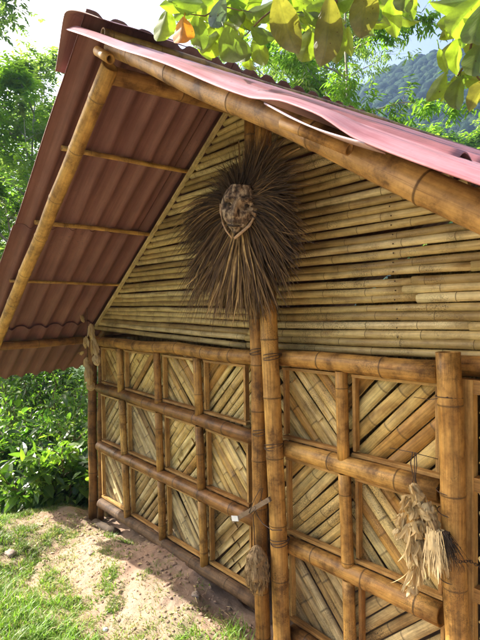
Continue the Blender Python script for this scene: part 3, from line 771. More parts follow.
for _ in range(260):
    x = U(-4.9, -1.5); y = U(0.4, 2.08); a = U(0, 6.28); l = U(0.018, 0.05); z = gz(x, y) + 0.008
    d = Vector((cos(a), sin(a), U(-.2, .3))); s_ = Vector((-sin(a), cos(a), U(-.3, .3))) * l * 0.25; p = Vector((x, y, z)); tn = U(0, 0.6)
    q = [mb.vert(p, (0, 0), tn), mb.vert(p + d * l * 0.5 + s_ + Vector((0, 0, 0.005)), (0, 0), tn), mb.vert(p + d * l, (0, 0), tn), mb.vert(p + d * l * 0.5 - s_ + Vector((0, 0, 0.004)), (0, 0), tn)]
    mb.face(q)
li = mb.build('dry_litter', M_brush); tag(li, 'dry straw and twigs lying on the dirt bank', None, None, 'stuff')
def stone(px, py, r, mat, name, label, cat, zg=-2.02, sq=0.5):
    p = groundpt(px, py, zg); p.z = gz(p.x, p.y) + r * 0.25; mb = MB(); n1_, n2_ = 16, 10; rows = []; sd = RND() * 50
    for i in range(n2_ + 1):
        th = pi * i / n2_; rows.append([])
        for k in range(n1_):
            ph = 2 * pi * k / n1_; d = Vector((sin(th) * cos(ph) * 1.2, sin(th) * sin(ph), cos(th) * sq))
            rows[-1].append(mb.vert(d * r * (1 + 0.4 * noise.noise(d * 1.5 + Vector((sd, 0, 0))) + 0.12 * noise.noise(d * 6 + Vector((sd, 0, 0)))), (th, ph)))
    for A, B in zip(rows, rows[1:]):
        for k in range(n1_): j = (k + 1) % n1_; mb.face((A[k], B[k], B[j], A[j]))
    o = mb.build(name, mat); o.location = p; tag(o, label, cat); return o
stone(105, 618, 0.016, M_white, 'paper_scrap', 'crumpled white scrap lying on the dirt near the photo bottom', 'litter')
stone(96, 624, 0.012, M_stone, 'stone', 'small dark stone just below the white scrap', 'stone')
stone(145, 632, 0.012, M_stone, 'stone', 'small pale stone right of the white scrap on bare dirt', 'stone')
stone(91, 549, 0.028, M_stone, 'stone', 'grey stone on the grassy crest of the bank', 'stone')
stone(10, 546, 0.045, M_stone, 'stone', 'reddish flat stone in the grass at the left edge', 'stone')
stone(196, 597, 0.03, M_stone, 'stone', 'dark half-buried stone in the shadow beside the wall', 'stone')
# log at the foot of the corner post
mb = MB(); A = at(92, 524, 1.98); B = at(121, 520, 2.25)
culm(mb, (A.x - 0.05, A.y + 0.05, -2.20), (A.x + 0.30, A.y + 0.12, -2.21), 0.05, 0.045, gap=0.4, tone=0.1)
o = mb.build('short_log', M_shadelog); tag(o, 'short dark log lying at the foot of the left corner post', 'log')

# ------------------------------------------------------------------ hanging things
# carved mask with a palm-fibre mane
mc = at(242, 211, 1.90)
mask = thing('fibre_mask', 'carved mask with long brown palm fibre mane hung on the middle posts', 'mask', mc)
mb = MB(); W_, H_ = 0.118, 0.145; NX, NZ = 36, 44; G = []
def bump2(x, z, cx, cz, sx, sz): return exp(-((x - cx) / sx) ** 2 - ((z - cz) / sz) ** 2)
for j in range(NZ + 1):
    t = -1 + 2 * j / NZ; rowm = []
    width = 1.0 * sqrt(max(0.0, 1 - (max(0, t) ** 2.6) * 0.75)) if t > 0 else (1 - (-t) ** 1.5) * 0.93 + 0.07 * (1 + t)
    width = max(width, 0.05)
    for i in range(NX + 1):
        s_ = -1 + 2 * i / NX; x = s_ * W_ * width; z = t * H_
        dep = 0.075 * sqrt(max(0, 1 - s_ * s_)) * (1 - 0.25 * t * t)
        X, Z = x / W_, z / H_
        dep += 0.036 * bump2(X, Z, 0, 0.02, 0.13, 0.30) + 0.014 * bump2(X, Z, 0, -0.2, 0.22, 0.10)      # nose
        dep -= 0.034 * (bump2(X, Z, -0.42, 0.2, 0.22, 0.13) + bump2(X, Z, 0.42, 0.2, 0.22, 0.13))       # eye sockets
        dep += 0.022 * (bump2(X, Z, -0.42, 0.44, 0.32, 0.10) + bump2(X, Z, 0.42, 0.44, 0.32, 0.10))     # brows
        dep += 0.012 * (bump2(X, Z, -0.42, 0.19, 0.12, 0.06) + bump2(X, Z, 0.42, 0.19, 0.12, 0.06))     # lids
        dep += 0.016 * (bump2(X, Z, -0.5, -0.15, 0.22, 0.2) + bump2(X, Z, 0.5, -0.15, 0.22, 0.2))       # cheeks
        dep += 0.020 * bump2(X, Z, 0, -0.44, 0.3, 0.05) + 0.018 * bump2(X, Z, 0, -0.60, 0.24, 0.06) - 0.022 * bump2(X, Z, 0, -0.52, 0.26, 0.035)   # lips
        dep += 0.007 * noise.noise((x * 60, z * 60, 3)) + 0.009 * noise.noise((x * 25, z * 50, 8))
        rowm.append(mb.vert((x, -dep, z), (x, z), 0.5))
    G.append(rowm)
for j in range(NZ):
    for i in range(NX): mb.face((G[j][i], G[j][i + 1], G[j + 1][i + 1], G[j + 1][i]))
def mbuild(mb, name, mat, par, rz=0.35, label=None, smooth=True):
    """parts modelled around the thing's own origin"""
    o = mb.build(name, mat, None, smooth); o.parent = par; o.location = (0, 0, 0); o.rotation_euler = (0, 0, rz)
    if label: o['label'] = label
    return o
MR = 0.55
face = mbuild(mb, 'face', M_face, mask, MR); face.location = (0.045, -0.055, -0.015); face.rotation_euler = (0.12, 0.16, MR)
for sx in (-1, 1):
    mb = MB(); rod(mb, [(sx * 0.112, -0.030, 0.03), (sx * 0.104, -0.040, -0.02), (sx * 0.080, -0.054, -0.075), (sx * 0.045, -0.075, -0.118), (sx * 0.008, -0.078, -0.155)], 0.010 if sx > 0 else 0.006, 8, 0.5, 0.8)
    mbuild(mb, 'jaw_rim', M_jaw, face, 0)
    mb = MB(); pebble(mb, (sx * 0.052, -0.043, 0.032), 0.017, 0.5, 0.55); mbuild(mb, 'eye', M_darkstraw, face, 0)
mb = MB(); rod(mb, [(-0.035, -0.092, -0.083), (0, -0.096, -0.088), (0.035, -0.092, -0.083)], 0.006, 6); mbuild(mb, 'mouth', M_darkstraw, face, 0)
# mane: bundles of tapering fibres
def fibres(n_b, per, a0, a1, l0, l1, w, tones, out, y0, droop, rad=0.10, clump=0.05, stiff=1.0):
    mb = MB()
    for b in range(n_b):
        a = radians(U(a0, a1)); Lb = U(l0, l1); tb = U(*tones); bo = U(-0.04, 0.04); clump_b = clump * U(0.6, 2.6)
        sx0 = cos(a) * rad * U(0.5, 1.0) + U(-0.02, 0.02); sz0 = sin(a) * rad * 1.2 * U(0.5, 1.0) + 0.01
        for k in range(per):
            aa = a + random.gauss(0, clump_b); l = Lb * U(0.65, 1.08)
            p = Vector((sx0 + U(-0.025, 0.025), y0 + bo + U(-0.015, 0.02), sz0 + U(-0.025, 0.025)))
            d = Vector((cos(aa), -out * U(0.3, 1.0), sin(aa))).normalized(); side = Vector((-sin(aa), U(-0.5, 0.5), cos(aa))).normalized()
            ww = w * U(0.5, 1.3); tn = max(0, min(1, tb + U(-0.3, 0.3))); prev = None; SG = 7; cv = random.gauss(0, 0.5)
            for i in range(SG + 1):
                t = i / SG
                q = p + d * (l * t) + side * (cv * l * 0.25 * t * t) + Vector((0, 0.10 * out * t * t * l, -droop * l * t * t))
                q += Vector((noise.noise((a * 9 + t * 3, k, 1)), 0, noise.noise((a * 9, t * 3, k)))) * 0.008
                q.y = min(q.y, 0.03 if abs(q.x - 0.02) < 0.17 else 0.16)
                wt = ww * (0.6 + 0.8 * t if t < 0.5 else 1.0 * (1.05 - t) * 2)
                cur = (mb.vert(q - side * wt / 2, (t, 0), tn), mb.vert(q + side * wt / 2 , (t, 1), tn))
                if prev: mb.face((prev[0], prev[1], cur[1], cur[0]))
                prev = cur
    return mb
for args in (
    dict(n_b=90, per=20, a0=205, a1=335, l0=0.28, l1=0.53, w=0.013, tones=(0.1, 0.5), out=0.15, y0=0.02, droop=0.12),
    dict(n_b=60, per=16, a0=236, a1=304, l0=0.38, l1=0.59, w=0.016, tones=(0.35, 0.95), out=0.28, y0=0.02, droop=0.1, clump=0.035),
    dict(n_b=55, per=18, a0=150, a1=225, l0=0.36, l1=0.62, w=0.009, tones=(0.15, 0.9), out=0.3, y0=0.02, droop=0.5),
    dict(n_b=55, per=18, a0=-50, a1=35, l0=0.28, l1=0.46, w=0.009, tones=(0.1, 0.65), out=0.12, y0=0.0, droop=0.45),
    dict(n_b=46, per=18, a0=30, a1=160, l0=0.10, l1=0.26, w=0.005, tones=(0.0, 0.4), out=0.35, y0=-0.02, droop=0.35),
    dict(n_b=60, per=14, a0=-10, a1=75, l0=0.26, l1=0.50, w=0.006, tones=(0.0, 0.6), out=0.12, y0=0.0, droop=0.22, clump=0.09),
    dict(n_b=30, per=12, a0=100, a1=175, l0=0.2, l1=0.44, w=0.006, tones=(0.1, 0.7), out=0.2, y0=0.07, droop=0.2, clump=0.09),
    dict(n_b=30, per=12, a0=15, a1=165, l0=0.16, l1=0.40, w=0.006, tones=(0.0, 0.5), out=0.25, y0=0.06, droop=0.2)):
    mbuild(fibres(**args), 'fibre_mane', M_fibre, mask, 0)
mb = MB()
for a, l, sx, tn in ((100, 0.42, 0.03, 0.85), (92, 0.36, 0.05, 0.7), (108, 0.30, 0.0, 0.6), (35, 0.42, 0.10, 0.95), (42, 0.38, 0.10, 1.0), (28, 0.36, 0.10, 0.8), (50, 0.33, 0.09, 0.9), (84, 0.30, 0.05, 0.5), (22, 0.40, 0.1, 0.6)):
    a = radians(a); prev = None; d = Vector((cos(a), 0, sin(a))); sd = Vector((-sin(a), 0, cos(a)))
    for i in range(9):
        t = i / 8; q = Vector((sx, -0.03, 0.12)) + d * (l * t) + Vector((0, 0.05 * t, -0.10 * t * t)); wt = 0.014 * (0.3 + t) * (1.25 - t)
        r_ = [mb.vert(q + sd * wt, (t, 0), tn), mb.vert(q - Vector((0, 0.006, 0)), (t, 0.5), tn * 0.8), mb.vert(q - sd * wt, (t, 1), tn)]
        if prev: mb.face((prev[0], prev[1], r_[1], r_[0])); mb.face((prev[1], prev[2], r_[2], r_[1]))
        prev = r_
mbuild(mb, 'palm_blade', M_fibre, mask, 0)

def lump(mb, c, rx, rz, tone=0.6, ridg=0.0, nz=12, na=14, ax=None, amp=0.25, fz=5.0):
    sd = RND() * 40; ax = Vector(ax).normalized() if ax else Vector((0, 0, 1)); x, y = basis(ax); rows = []
    for i in range(nz + 1):
        th = pi * i / nz; rw = []
        for k in range(na):
            ph = 2 * pi * k / na; d = x * sin(th) * cos(ph) + y * sin(th) * sin(ph)
            f = 1 + amp * noise.noise(Vector((sin(th) * cos(ph), sin(th) * sin(ph), cos(th))) * 2 + Vector((sd, 0, 0))) + ridg * sin(ph * fz + th * 2) + 0.5 * amp * noise.noise(Vector((cos(ph) * 4, sin(ph) * 4, th * 4 + sd)))
            rw.append(mb.vert(Vector(c) + d * rx * f + ax * (-cos(th) * rz * (1 + 0.1 * noise.noise((sd, th * 2, 0)))), (th, ph), max(0, min(1, tone + 0.35 * noise.noise((ph * 3, th * 4, sd))))))
        rows.append(rw)
    for A, B in zip(rows, rows[1:]):
        for k in range(na): j = (k + 1) % na; mb.face((A[k], A[j], B[j], B[k]))
def husk(mb, p, d, l, w, tone, curl=0.3):
    d = Vector(d).normalized(); x, y = basis(d); a = U(0, 2 * pi); s = x * cos(a) + y * sin(a); o = d.cross(s); prev = None
    for i in range(8):
        t = i / 7; q = Vector(p) + d * l * t + o * (curl * l * t * t) ; wt = w * sin(pi * min(1, 0.12 + t * 0.88)) ** 0.7 if t < 1 else 0.001
        r_ = [mb.vert(q + s * wt / 2 + o * wt * 0.25, (t, 0), tone), mb.vert(q, (t, 0.5), tone * 0.85), mb.vert(q - s * wt / 2 + o * wt * 0.25, (t, 1), tone)]
        if prev: mb.face((prev[0], prev[1], r_[1], r_[0])); mb.face((prev[1], prev[2], r_[2], r_[1]))
        prev = r_
# left bundle: a string of small dried cobs hung from the batten
P0 = at(86, 285, 1.93); t = thing('dried_cob_string', 'string of pale dried cobs hanging under the eave at the left corner', 'dried cobs', P0)
mb = MB(); B_ = at(88, 372, 1.93) - P0
rod(mb, [(0, 0, 0), (0.004, 0, -0.15), (0.0, 0, -0.3), B_ * 0.95], 0.003, 5); mbuild(mb, 'string', M_wire, t, 0)
for (px, py, rx, rz, ax) in ((92, 332, 0.030, 0.075, (0.35, 0, -1)), (95, 347, 0.032, 0.085, (0.25, 0, -1)), (97, 360, 0.040, 0.050, (0.2, 0, -1)), (86, 342, 0.024, 0.055, (-0.25, 0, -1)), (89, 375, 0.045, 0.085, (0.15, 0, -1)), (91, 386, 0.05, 0.04, (0, 0, -1)), (82, 353, 0.02, 0.035, (-1, 0, -0.5)), (83, 319, 0.018, 0.035, (-0.5, 0, 1)), (87, 363, 0.026, 0.05, (0.1, 0, -1))):
    c_ = at(px, py, 1.93 + U(-0.03, 0.02)) - P0; mb = MB(); lump(mb, c_, rx * 0.8, rz * 1.15, U(0.2, 0.8), 0.09, ax=ax, na=26, nz=26, amp=0.4, fz=8)
    for _ in range(10): husk(mb, c_ - Vector(ax).normalized() * rz * 0.8 + Vector((U(-.01, .01), U(-.02, 0), 0)), Vector(ax) + Vector((U(-.3, .3), U(-.3, .3), 0)), rz * U(1.0, 2.0), rx * 1.1, U(0.2, 1), U(-0.35, 0.35))
    mbuild(mb, 'cob', M_husk, t, 0)
# right bundle
P0 = at(414, 452, 1.93); t = thing('husk_bundle', 'pale knotted husk bundle tied by dark cord to the right rail', 'husk bundle', P0)
mb = MB()
for dx in (-0.006, 0.004, 0.010): rod(mb, [(dx, 0, 0.0), (dx * 1.8, -0.01, -0.05), (dx * 0.6, 0, -0.11), (dx * 2, 0, -0.17)], 0.0022, 5)
rod(mb, [at(390, 448, 2.0) - P0, (-0.01, -0.01, 0.0), at(438, 459, 1.95) - P0], 0.0018, 5)
mbuild(mb, 'cord', M_wire, t, 0)
for (px, py, rx, rz, ax, tn) in ((417, 492, 0.022, 0.040, (0.7, 0, -1), 0.55), (408, 502, 0.024, 0.035, (-0.4, 0, -1), 0.35), (427, 510, 0.030, 0.028, (1, 0, -0.4), 0.8), (414, 512, 0.030, 0.035, (0.2, 0, -1), 0.3), (402, 520, 0.020, 0.034, (-0.3, 0, -1), 0.6), (419, 528, 0.032, 0.045, (0, 0, -1), 0.5), (410, 534, 0.026, 0.050, (-0.1, 0, -1), 0.55), (405, 530, 0.018, 0.03, (0, 0, -1), 0.7), (414, 550, 0.024, 0.055, (0.1, 0, -1), 0.45), (422, 548, 0.020, 0.05, (0.2, 0, -1), 0.35), (414, 577, 0.012, 0.060, (-0.05, 0, -1), 0.5), (420, 572, 0.010, 0.055, (0.15, 0, -1), 0.2), (424, 566, 0.008, 0.045, (0.25, 0, -1), 0.25), (413, 590, 0.019, 0.024, (0, 0, -1), 0.75), (434, 520, 0.016, 0.04, (0.6, 0, -1), 0.3), (428, 528, 0.02, 0.03, (0.6, 0, -1), 0.2), (399, 532, 0.014, 0.02, (-0.3, 0, -1), 0.9), (421, 502, 0.018, 0.02, (0, 0, -1), 0.9)):
    c_ = at(px, py, 1.93 + U(-0.03, 0.0)) - P0; mb = MB(); lump(mb, c_, rx, rz, tn, 0.10, nz=18, na=22, ax=ax, amp=0.55)
    for _ in range(16): husk(mb, c_ - Vector(ax).normalized() * rz * 0.7 + Vector((U(-.012, .012), U(-.03, -.005), U(-.01, .01))), Vector(ax) + Vector((U(-.5, .5), U(-.5, .2), 0)), rz * U(0.9, 1.8), rx * U(0.35, 1.0), min(1, tn + U(-0.1, 0.4)), U(-0.5, 0.5))
    mbuild(mb, 'dried_husk', M_husk, t, 0)
# pale brush-like head beside it
P0 = at(433, 522, 1.90); t = thing('straw_brush_head', 'flat pale straw brush head hanging beside the right post', 'brush', P0)
mb = MB()
for _ in range(520):
    a = U(-0.25, 0.42); l = U(0.10, 0.17) * (1.12 - abs(a - 0.05)); w_ = U(0.003, 0.006); sx = U(-0.022, 0.022)
    d = Vector((sin(a), U(-0.12, 0.12), -cos(a))); p = Vector((0.004 + sx + U(-.01, .02), U(-0.02, 0.02), -0.02 + U(-0.04, 0.0))); prev = None; tn = U(0.35, 1)
    for i in range(4):
        q = p + d * l * i / 3; ww = w_ * (1 if i < 3 else 0.3); cur = (mb.vert(q + Vector((-ww / 2, 0, 0)), (i, 0), tn), mb.vert(q + Vector((ww / 2, U(-.002, .002), 0)), (i, 1), tn))
        if prev: mb.face((prev[0], prev[1], cur[1], cur[0]))
        prev = cur
lump(mb, (0.012, 0.004, -0.085), 0.032, 0.07, 0.7, 0.06, na=26, ax=(0.12, 0, -1), fz=9); mbuild(mb, 'bristles', M_brush, t, 0)
mb = MB(); lump(mb, (0.002, 0, -0.02), 0.018, 0.035, 0.3, 0.05); rod(mb, [(0, 0, 0), (-0.01, 0, 0.05), (-0.04, 0.01, 0.10)], 0.002, 5); mbuild(mb, 'tied_neck', M_loofah, t, 0)
# dark straw tuft + chain that runs off to the door
P0 = at(446, 532, 1.90); t = thing('dark_straw_tuft', 'dark spiky straw tuft hanging against the right post', 'straw tuft', P0)
mb = MB()
for _ in range(110):
    a = random.gauss(0.25, 0.3); l = U(0.06, 0.17); rod(mb, [(U(-.012, .012), U(-.012, .012), 0), (sin(a) * l * 0.5, U(-.02, .02), -cos(a) * l * 0.5), (sin(a) * l, U(-.03, .02), -cos(a) * l)], 0.0016, 4, 0.5, 0.3)
mbuild(mb, 'straw', M_darkstraw, t, 0)
cp = [at(440, 538, 1.91), at(449, 551, 1.90), at(459, 562, 1.90), at(470, 561, 1.95), at(482, 568, 2.0), at(497, 575, 2.02)]
mb = MB(); nl = 0
for a_, b_ in zip(cp, cp[1:]):
    K = max(1, int((b_ - a_).length / 0.012))
    for i in range(K):
        c_ = a_.lerp(b_, (i + 0.5) / K); d = (b_ - a_).normalized(); x, y = basis(d); s = x if nl % 2 else y; nl += 1
        rod(mb, [c_ + d * (0.010 * cos(q)) + s * (0.0055 * sin(q)) for q in [2 * pi * k / 8 for k in range(9)]], 0.0016, 4)
o = mb.build('chain', M_wire); tag(o, 'rusty thin chain running from the right post to the door', 'chain')
# brown fibrous pod
P0 = at(255, 538, 1.87); t = thing('fibrous_pod', 'brown fibrous dried pod hanging low in front of the middle posts', 'dried pod', P0)
mb = MB(); c_ = at(257, 567, 1.87) - P0
lump(mb, c_, 0.062, 0.125, 0.45, 0.06, nz=40, na=40, ax=(0.03, 0, -1), amp=0.30, fz=9)
for _ in range(500):
    ph = U(0, 2 * pi); th = U(0.25, 2.7); q = c_ + Vector((0.064 * sin(th) * cos(ph), 0.064 * sin(th) * sin(ph), -0.125 * -cos(th)))
    q2 = q + Vector((U(-.008, .012) + 0.004 * cos(ph), U(-.012, .004), -U(0.02, 0.05))); rod(mb, [q, (q + q2) / 2 + Vector((cos(ph), sin(ph), 0)) * 0.005, q2], U(0.001, 0.0024), 4, U(0, 1))
mbuild(mb, 'fibre_body', M_loofah, t, 0)
mb = MB(); rod(mb, [c_ + Vector((-0.02, 0, 0.11)), (-0.005, 0, 0.03), at(253, 515, 1.9) - P0, at(262, 500, 1.90) - P0], 0.003, 5); mbuild(mb, 'string', M_wire, t, 0)
# stick with white tag and a wire loop
A = at(233, 521, 1.90); B = at(270, 499, 1.88)
t = thing('wooden_stick', 'weathered flat stick with a small white tag tied across the left middle post', 'stick', A)
mb = MB(); plank(mb, (0, 0, 0), B - A, 0.026, 0.016, (0, 1, 0), 0.5, 0.0006); mbuild(mb, 'blade', M_board, t, 0, smooth=False)
mb = MB(); q = at(235, 519, 1.885) - A; plank(mb, q + Vector((-0.03, 0, -0.005)), q + Vector((0.03, 0, 0.012)), 0.032, 0.004, (0, 1, 0)); mbuild(mb, 'tag', M_white, t, 0, smooth=False)
mb = MB(); rod(mb, [at(x_, y_, 1.88) - A for x_, y_ in ((249, 513), (254, 500), (260, 489), (263, 488), (261, 498), (256, 508), (250, 514))], 0.0022, 5)
rod(mb, [at(x_, y_, 1.88) - A for x_, y_ in ((255, 506), (257, 515), (263, 524), (272, 530), (282, 530))], 0.003, 5)
mbuild(mb, 'wire_loop', M_wire, t, 0)

# ------------------------------------------------------------------ vegetation
def leafq(mb, p, d, up, l, w, tone, fold=0.25):
    s = d.cross(up)
    if s.length < 1e-3: s = d.cross(Vector((1, 0, 0.1)))
    s.normalize(); n = s.cross(d)
    if l > 0.12:                     # broad leaves: pointed oval with a folded midrib
        mid = [mb.vert(p + d * l * t - n * l * 0.16 * t * t, (t, 0.5), tone) for t in (0, 0.22, 0.5, 0.78, 1)]
        for sg in (1, -1):
            ed = [mb.vert(p + d * l * t - n * l * 0.16 * t * t + s * (sg * w * q / 2) + n * w * fold * q * 0.6, (t, 0.5 + sg * q / 2), tone) for t, q in ((0.2, 0.78), (0.45, 1.0), (0.74, 0.66))]
            f_ = [(mid[0], mid[1], ed[0]), (mid[1], mid[2], ed[1], ed[0]), (mid[2], mid[3], ed[2], ed[1]), (mid[3], mid[4], ed[2])]
            for q in f_: mb.face(q if sg > 0 else q[::-1])
        return
    a = mb.vert(p, (0, 0.5), tone); b = mb.vert(p + d * l * 0.45 + s * w / 2 + n * w * fold, (0.45, 1), tone)
    c = mb.vert(p + d * l - n * l * 0.12, (1, 0.5), tone); e = mb.vert(p + d * l * 0.45 - s * w / 2 + n * w * fold, (0.45, 0), tone)
    m = mb.vert(p + d * l * 0.5, (0.5, 0.5), tone)
    mb.face((a, m, b)); mb.face((b, m, c)); mb.face((a, e, m)); mb.face((e, c, m))
def rdir(zb=0.0):
    v = Vector((random.gauss(0, 1), random.gauss(0, 1), random.gauss(0, 1) + zb)); return v.normalized()
def shrub(name, label, x, y, h, rad, n, ll, tones, mat=M_leafB, cat='shrub', group='shrubs on the bank beside the hut', zb=None, stems=9, big=0.0):
    z0 = gz(x, y, False) - 0.1 if zb is None else zb
    root = thing(name, label, cat, (x, y, z0), group)
    st = MB(); tips = []
    for _ in range(stems):
        a = U(0, 2 * pi); q = Vector((0, 0, 0)); d = Vector((cos(a) * U(0.1, 0.6), sin(a) * U(0.1, 0.6), 1)).normalized(); pts = [q.copy()]
        for i in range(7):
            d = (d + Vector((random.gauss(0, 0.16), random.gauss(0, 0.16), -0.02 * i))).normalized(); q = q + d * (h / 7) * U(0.7, 1.15); pts.append(q.copy())
            if i > 0: tips.append((q.copy(), d.copy()))
            if i > 1:
                for _k in range(3):
                    e = (d + rdir() * 0.9).normalized(); l = rad * U(0.2, 0.6); q2 = q + e * l; rod(st, [q, q + e * l * 0.5 + Vector((0, 0, 0.02)), q2], 0.006, 4, 0.5, 0.4); tips += [(q2, e), (q + e * l * 0.5, e)]
        rod(st, pts, 0.014, 5, 0.5, 0.35)
    mbuild(st, 'stems', M_twig, root, 0)
    fo = MB()
    for i in range(n):
        q, d = tips[int(RND() * len(tips))]; p = q + rdir() * rad * 0.16 * U(0, 2.0)
        e = (d * 0.3 + rdir(0.0) + Vector((0, 0, -0.15))).normalized(); l = min(0.22, ll * U(0.5, 1.4) * (2.0 if RND() < big else 1))
        leafq(fo, p, e, (Vector((0, 0, 1)) + rdir() * 0.5), l, l * U(0.35, 0.6), U(*tones) * U(0.6, 1))
    mbuild(fo, 'foliage', mat, root, 0, smooth=False)
    return root
def onray(px, d):          # ground position seen in column px at horizontal distance d
    r = ray(px, 305); r.z = 0; r.normalize(); return r * d
SH = [  # px, dist, h, rad, n, leaf, tones, label
 (-8, 7.2, 1.9, 0.7, 2600, 0.085, (0.1, 0.9), 'tall leafy shrub at the left edge just past the bank crest'),
 (18, 7.0, 1.7, 0.6, 2400, 0.07, (0.2, 1.0), 'low bright shrub behind the grassy crest near the left edge'),
 (40, 6.9, 1.6, 0.6, 1800, 0.17, (0.0, 0.6), 'dark broad-leaved shrub in the middle of the gap under the eave'),
 (64, 6.4, 1.1, 0.55, 1300, 0.19, (0.0, 0.5), 'shrub with large glossy dark leaves near the corner post'),
 (86, 7.0, 1.8, 0.6, 2400, 0.07, (0.3, 1.0), 'yellow-green slender shrub right beside the corner post'),
 (5, 8.2, 3.3, 0.9, 3200, 0.08, (0.3, 1.0), 'tall sunlit shrub behind the left edge shrub'),
 (32, 8.4, 3.2, 0.9, 3200, 0.09, (0.2, 0.9), 'rounded mid-green shrub showing under the eave left of centre'),
 (60, 8.2, 3.2, 0.9, 3200, 0.08, (0.35, 1.0), 'light green shrub high in the gap under the eave'),
 (84, 8.8, 3.6, 0.9, 3000, 0.08, (0.3, 0.9), 'tall pale shrub behind the corner post'),
 (20, 10.2, 5.6, 1.3, 4200, 0.10, (0.1, 0.8), 'dense dark shrub behind the others on the left'),
 (56, 10.5, 5.6, 1.3, 4200, 0.10, (0.2, 0.9), 'dense sunlit shrub farthest back under the eave'),
 (66, 11.6, 6.4, 1.3, 4200, 0.10, (0.3, 1.0), 'tall bright shrub rising behind the rest right under the eave edge'),
 (80, 12.6, 6.6, 1.3, 3600, 0.10, (0.2, 0.8), 'tall shrub farthest back beside the corner post'),
 (92, 10.8, 5.6, 1.2, 3600, 0.10, (0.1, 0.7), 'dark tall shrub hidden partly by the corner post'),
 (-20, 10, 5.4, 1.2, 3600, 0.10, (0.1, 0.8), 'dark tall shrub cut by the left picture edge'),
 (48, 5.75, 0.75, 0.35, 1000, 0.10, (0.3, 1.0), 'small bright sapling standing on the bank crest'),
 (76, 5.9, 0.6, 0.35, 900, 0.12, (0.0, 0.5), 'small dark weed clump on the crest near the post'),
 (8, 6.3, 0.6, 0.4, 900, 0.08, (0.3, 1.0), 'small bright weed clump on the crest at the left'),
]
for (px, d, h, rad, n, ll, tn, lab) in SH:
    q = onray(px, d); shrub('shrub', lab, q.x, q.y, h, rad, n, ll, tn, big=0.12)

def tree(label, x, y, zb, H, R, n, ll, mat, tones, name='tree', group='trees beyond the hut', trunk_r=0.12, lean=(0, 0), nb=26, start=0.35, droop=0.0, comp=6, spread=1.0, lw=0.42):
    root = thing(name, label, 'tree', (x, y, zb), group)
    tr = MB(); pts = []; q = Vector((0, 0, 0)); d = Vector((lean[0], lean[1], 1)).normalized()
    for i in range(12):
        pts.append(q.copy()); d = (d + Vector((random.gauss(0, 0.05), random.gauss(0, 0.05), 0.03))).normalized(); q = q + d * H / 11
    rod(tr, pts, trunk_r, 8, 0.5, 0.15)
    tips = []
    for b in range(nb):
        t = start + (1 - start) * (b + RND()) / nb; i = min(10, int(t * 11)); p = pts[i].lerp(pts[min(11, i + 1)], t * 11 - i)
        a = U(0, 2 * pi); env = sin(pi * min(1, 0.15 + 0.85 * (t - start) / (1 - start))) * 0.75 + 0.3
        L_ = R * env * U(0.7, 1.15); e = Vector((cos(a), sin(a), U(0.2, 0.9))).normalized(); bp = [p.copy()]; q = p.copy()
        for k in range(5):
            e = (e + rdir() * 0.22 + Vector((0, 0, 0.04 - droop * 0.2))).normalized(); q = q + e * L_ / 5; bp.append(q.copy())
            if k >= 1:
                for _ in range(3):
                    f = (e + rdir() * 0.9).normalized(); l2 = L_ * U(0.12, 0.32); q2 = q + f * l2
                    rod(tr, [q, q2], trunk_r * 0.07, 3, 0.5, 0.5); tips.append((q2, f)); tips.append((q.lerp(q2, 0.6), f))
        rod(tr, bp, trunk_r * 0.32, 5, 0.5, 0.2); tips.append((q, e))
    mbuild(tr, 'trunk', M_bark, root, 0)
    fo = MB(); per = comp
    for i in range(n // per):
        q, d = tips[int(RND() * len(tips))]; c_ = q + rdir() * R * 0.10 * U(0.2, 1.6)
        ax = (d * 0.5 + rdir() + Vector((0, 0, -droop))).normalized(); tn = U(*tones); s = ax.cross(Vector((0, 0, 1)))
        if s.length < 0.05: s = Vector((1, 0, 0))
        s.normalize()
        for k in range(per):      # a compound sprig: paired leaflets on a short axis
            sd = 1 if k % 2 else -1; p = c_ + ax * ll * 0.55 * (k // 2); e = (ax * 0.6 + s * sd + rdir() * 0.25 + Vector((0, 0, -0.2 - droop * 0.5))).normalized()
            leafq(fo, p, e, Vector((0, 0, 1)) + rdir() * 0.4, ll * U(0.7, 1.2), ll * lw, max(0, min(1, tn + U(-0.1, 0.1))), 0.15)
    mbuild(fo, 'crown', mat, root, 0, smooth=False)
    return root
TR = [  # px, dist, H, R, n, leaf, mat, tones, zb, label
 (18, 15, 11.5, 2.6, 17000, 0.16, M_leafT, (0.5, 1.0), -5.5, 'sunlit yellow-green tree with thin pale trunk at the far left'),
 (58, 17, 13.2, 2.5, 15000, 0.16, M_leafT, (0.5, 1.0), -5.5, 'slender light tree just left of the roof peak'),
 (-20, 19, 17.5, 3.4, 24000, 0.18, M_leafP, (0.2, 1.0), -5.5, 'tall airy pale tree reaching the top left corner'),
 (90, 20, 12.8, 2.6, 16000, 0.17, M_leafP, (0.2, 1.0), -5.5, 'thin pale tree half hidden behind the roof peak'),
 (8, 12.5, 7.5, 1.9, 15000, 0.13, M_leafB, (0.2, 0.9), -5.2, 'dark dense young tree low on the left behind the roof edge'),
 (40, 22, 15.5, 3.2, 18000, 0.18, M_leafP, (0.3, 1.0), -6, 'pale feathery tree behind the two sunlit trees on the left'),
 (-50, 16, 12, 3.0, 9000, 0.17, M_leafT, (0.2, 0.9), -5.5, 'broad green tree beyond the left picture edge'),
 (30, 30, 17, 4.0, 9000, 0.24, M_leafP, (0.2, 0.8), -6, 'greyish tall tree farthest back at the left'),
]
for (px, d, H, R_, n, ll, mt, tn, zb, lab) in TR:
    q = onray(px, d); tree(lab, q.x, q.y, zb, H, R_, n, ll, mt, tn, lean=(U(-.08, .08), U(-.08, .08)), trunk_r=0.10, start=0.25)
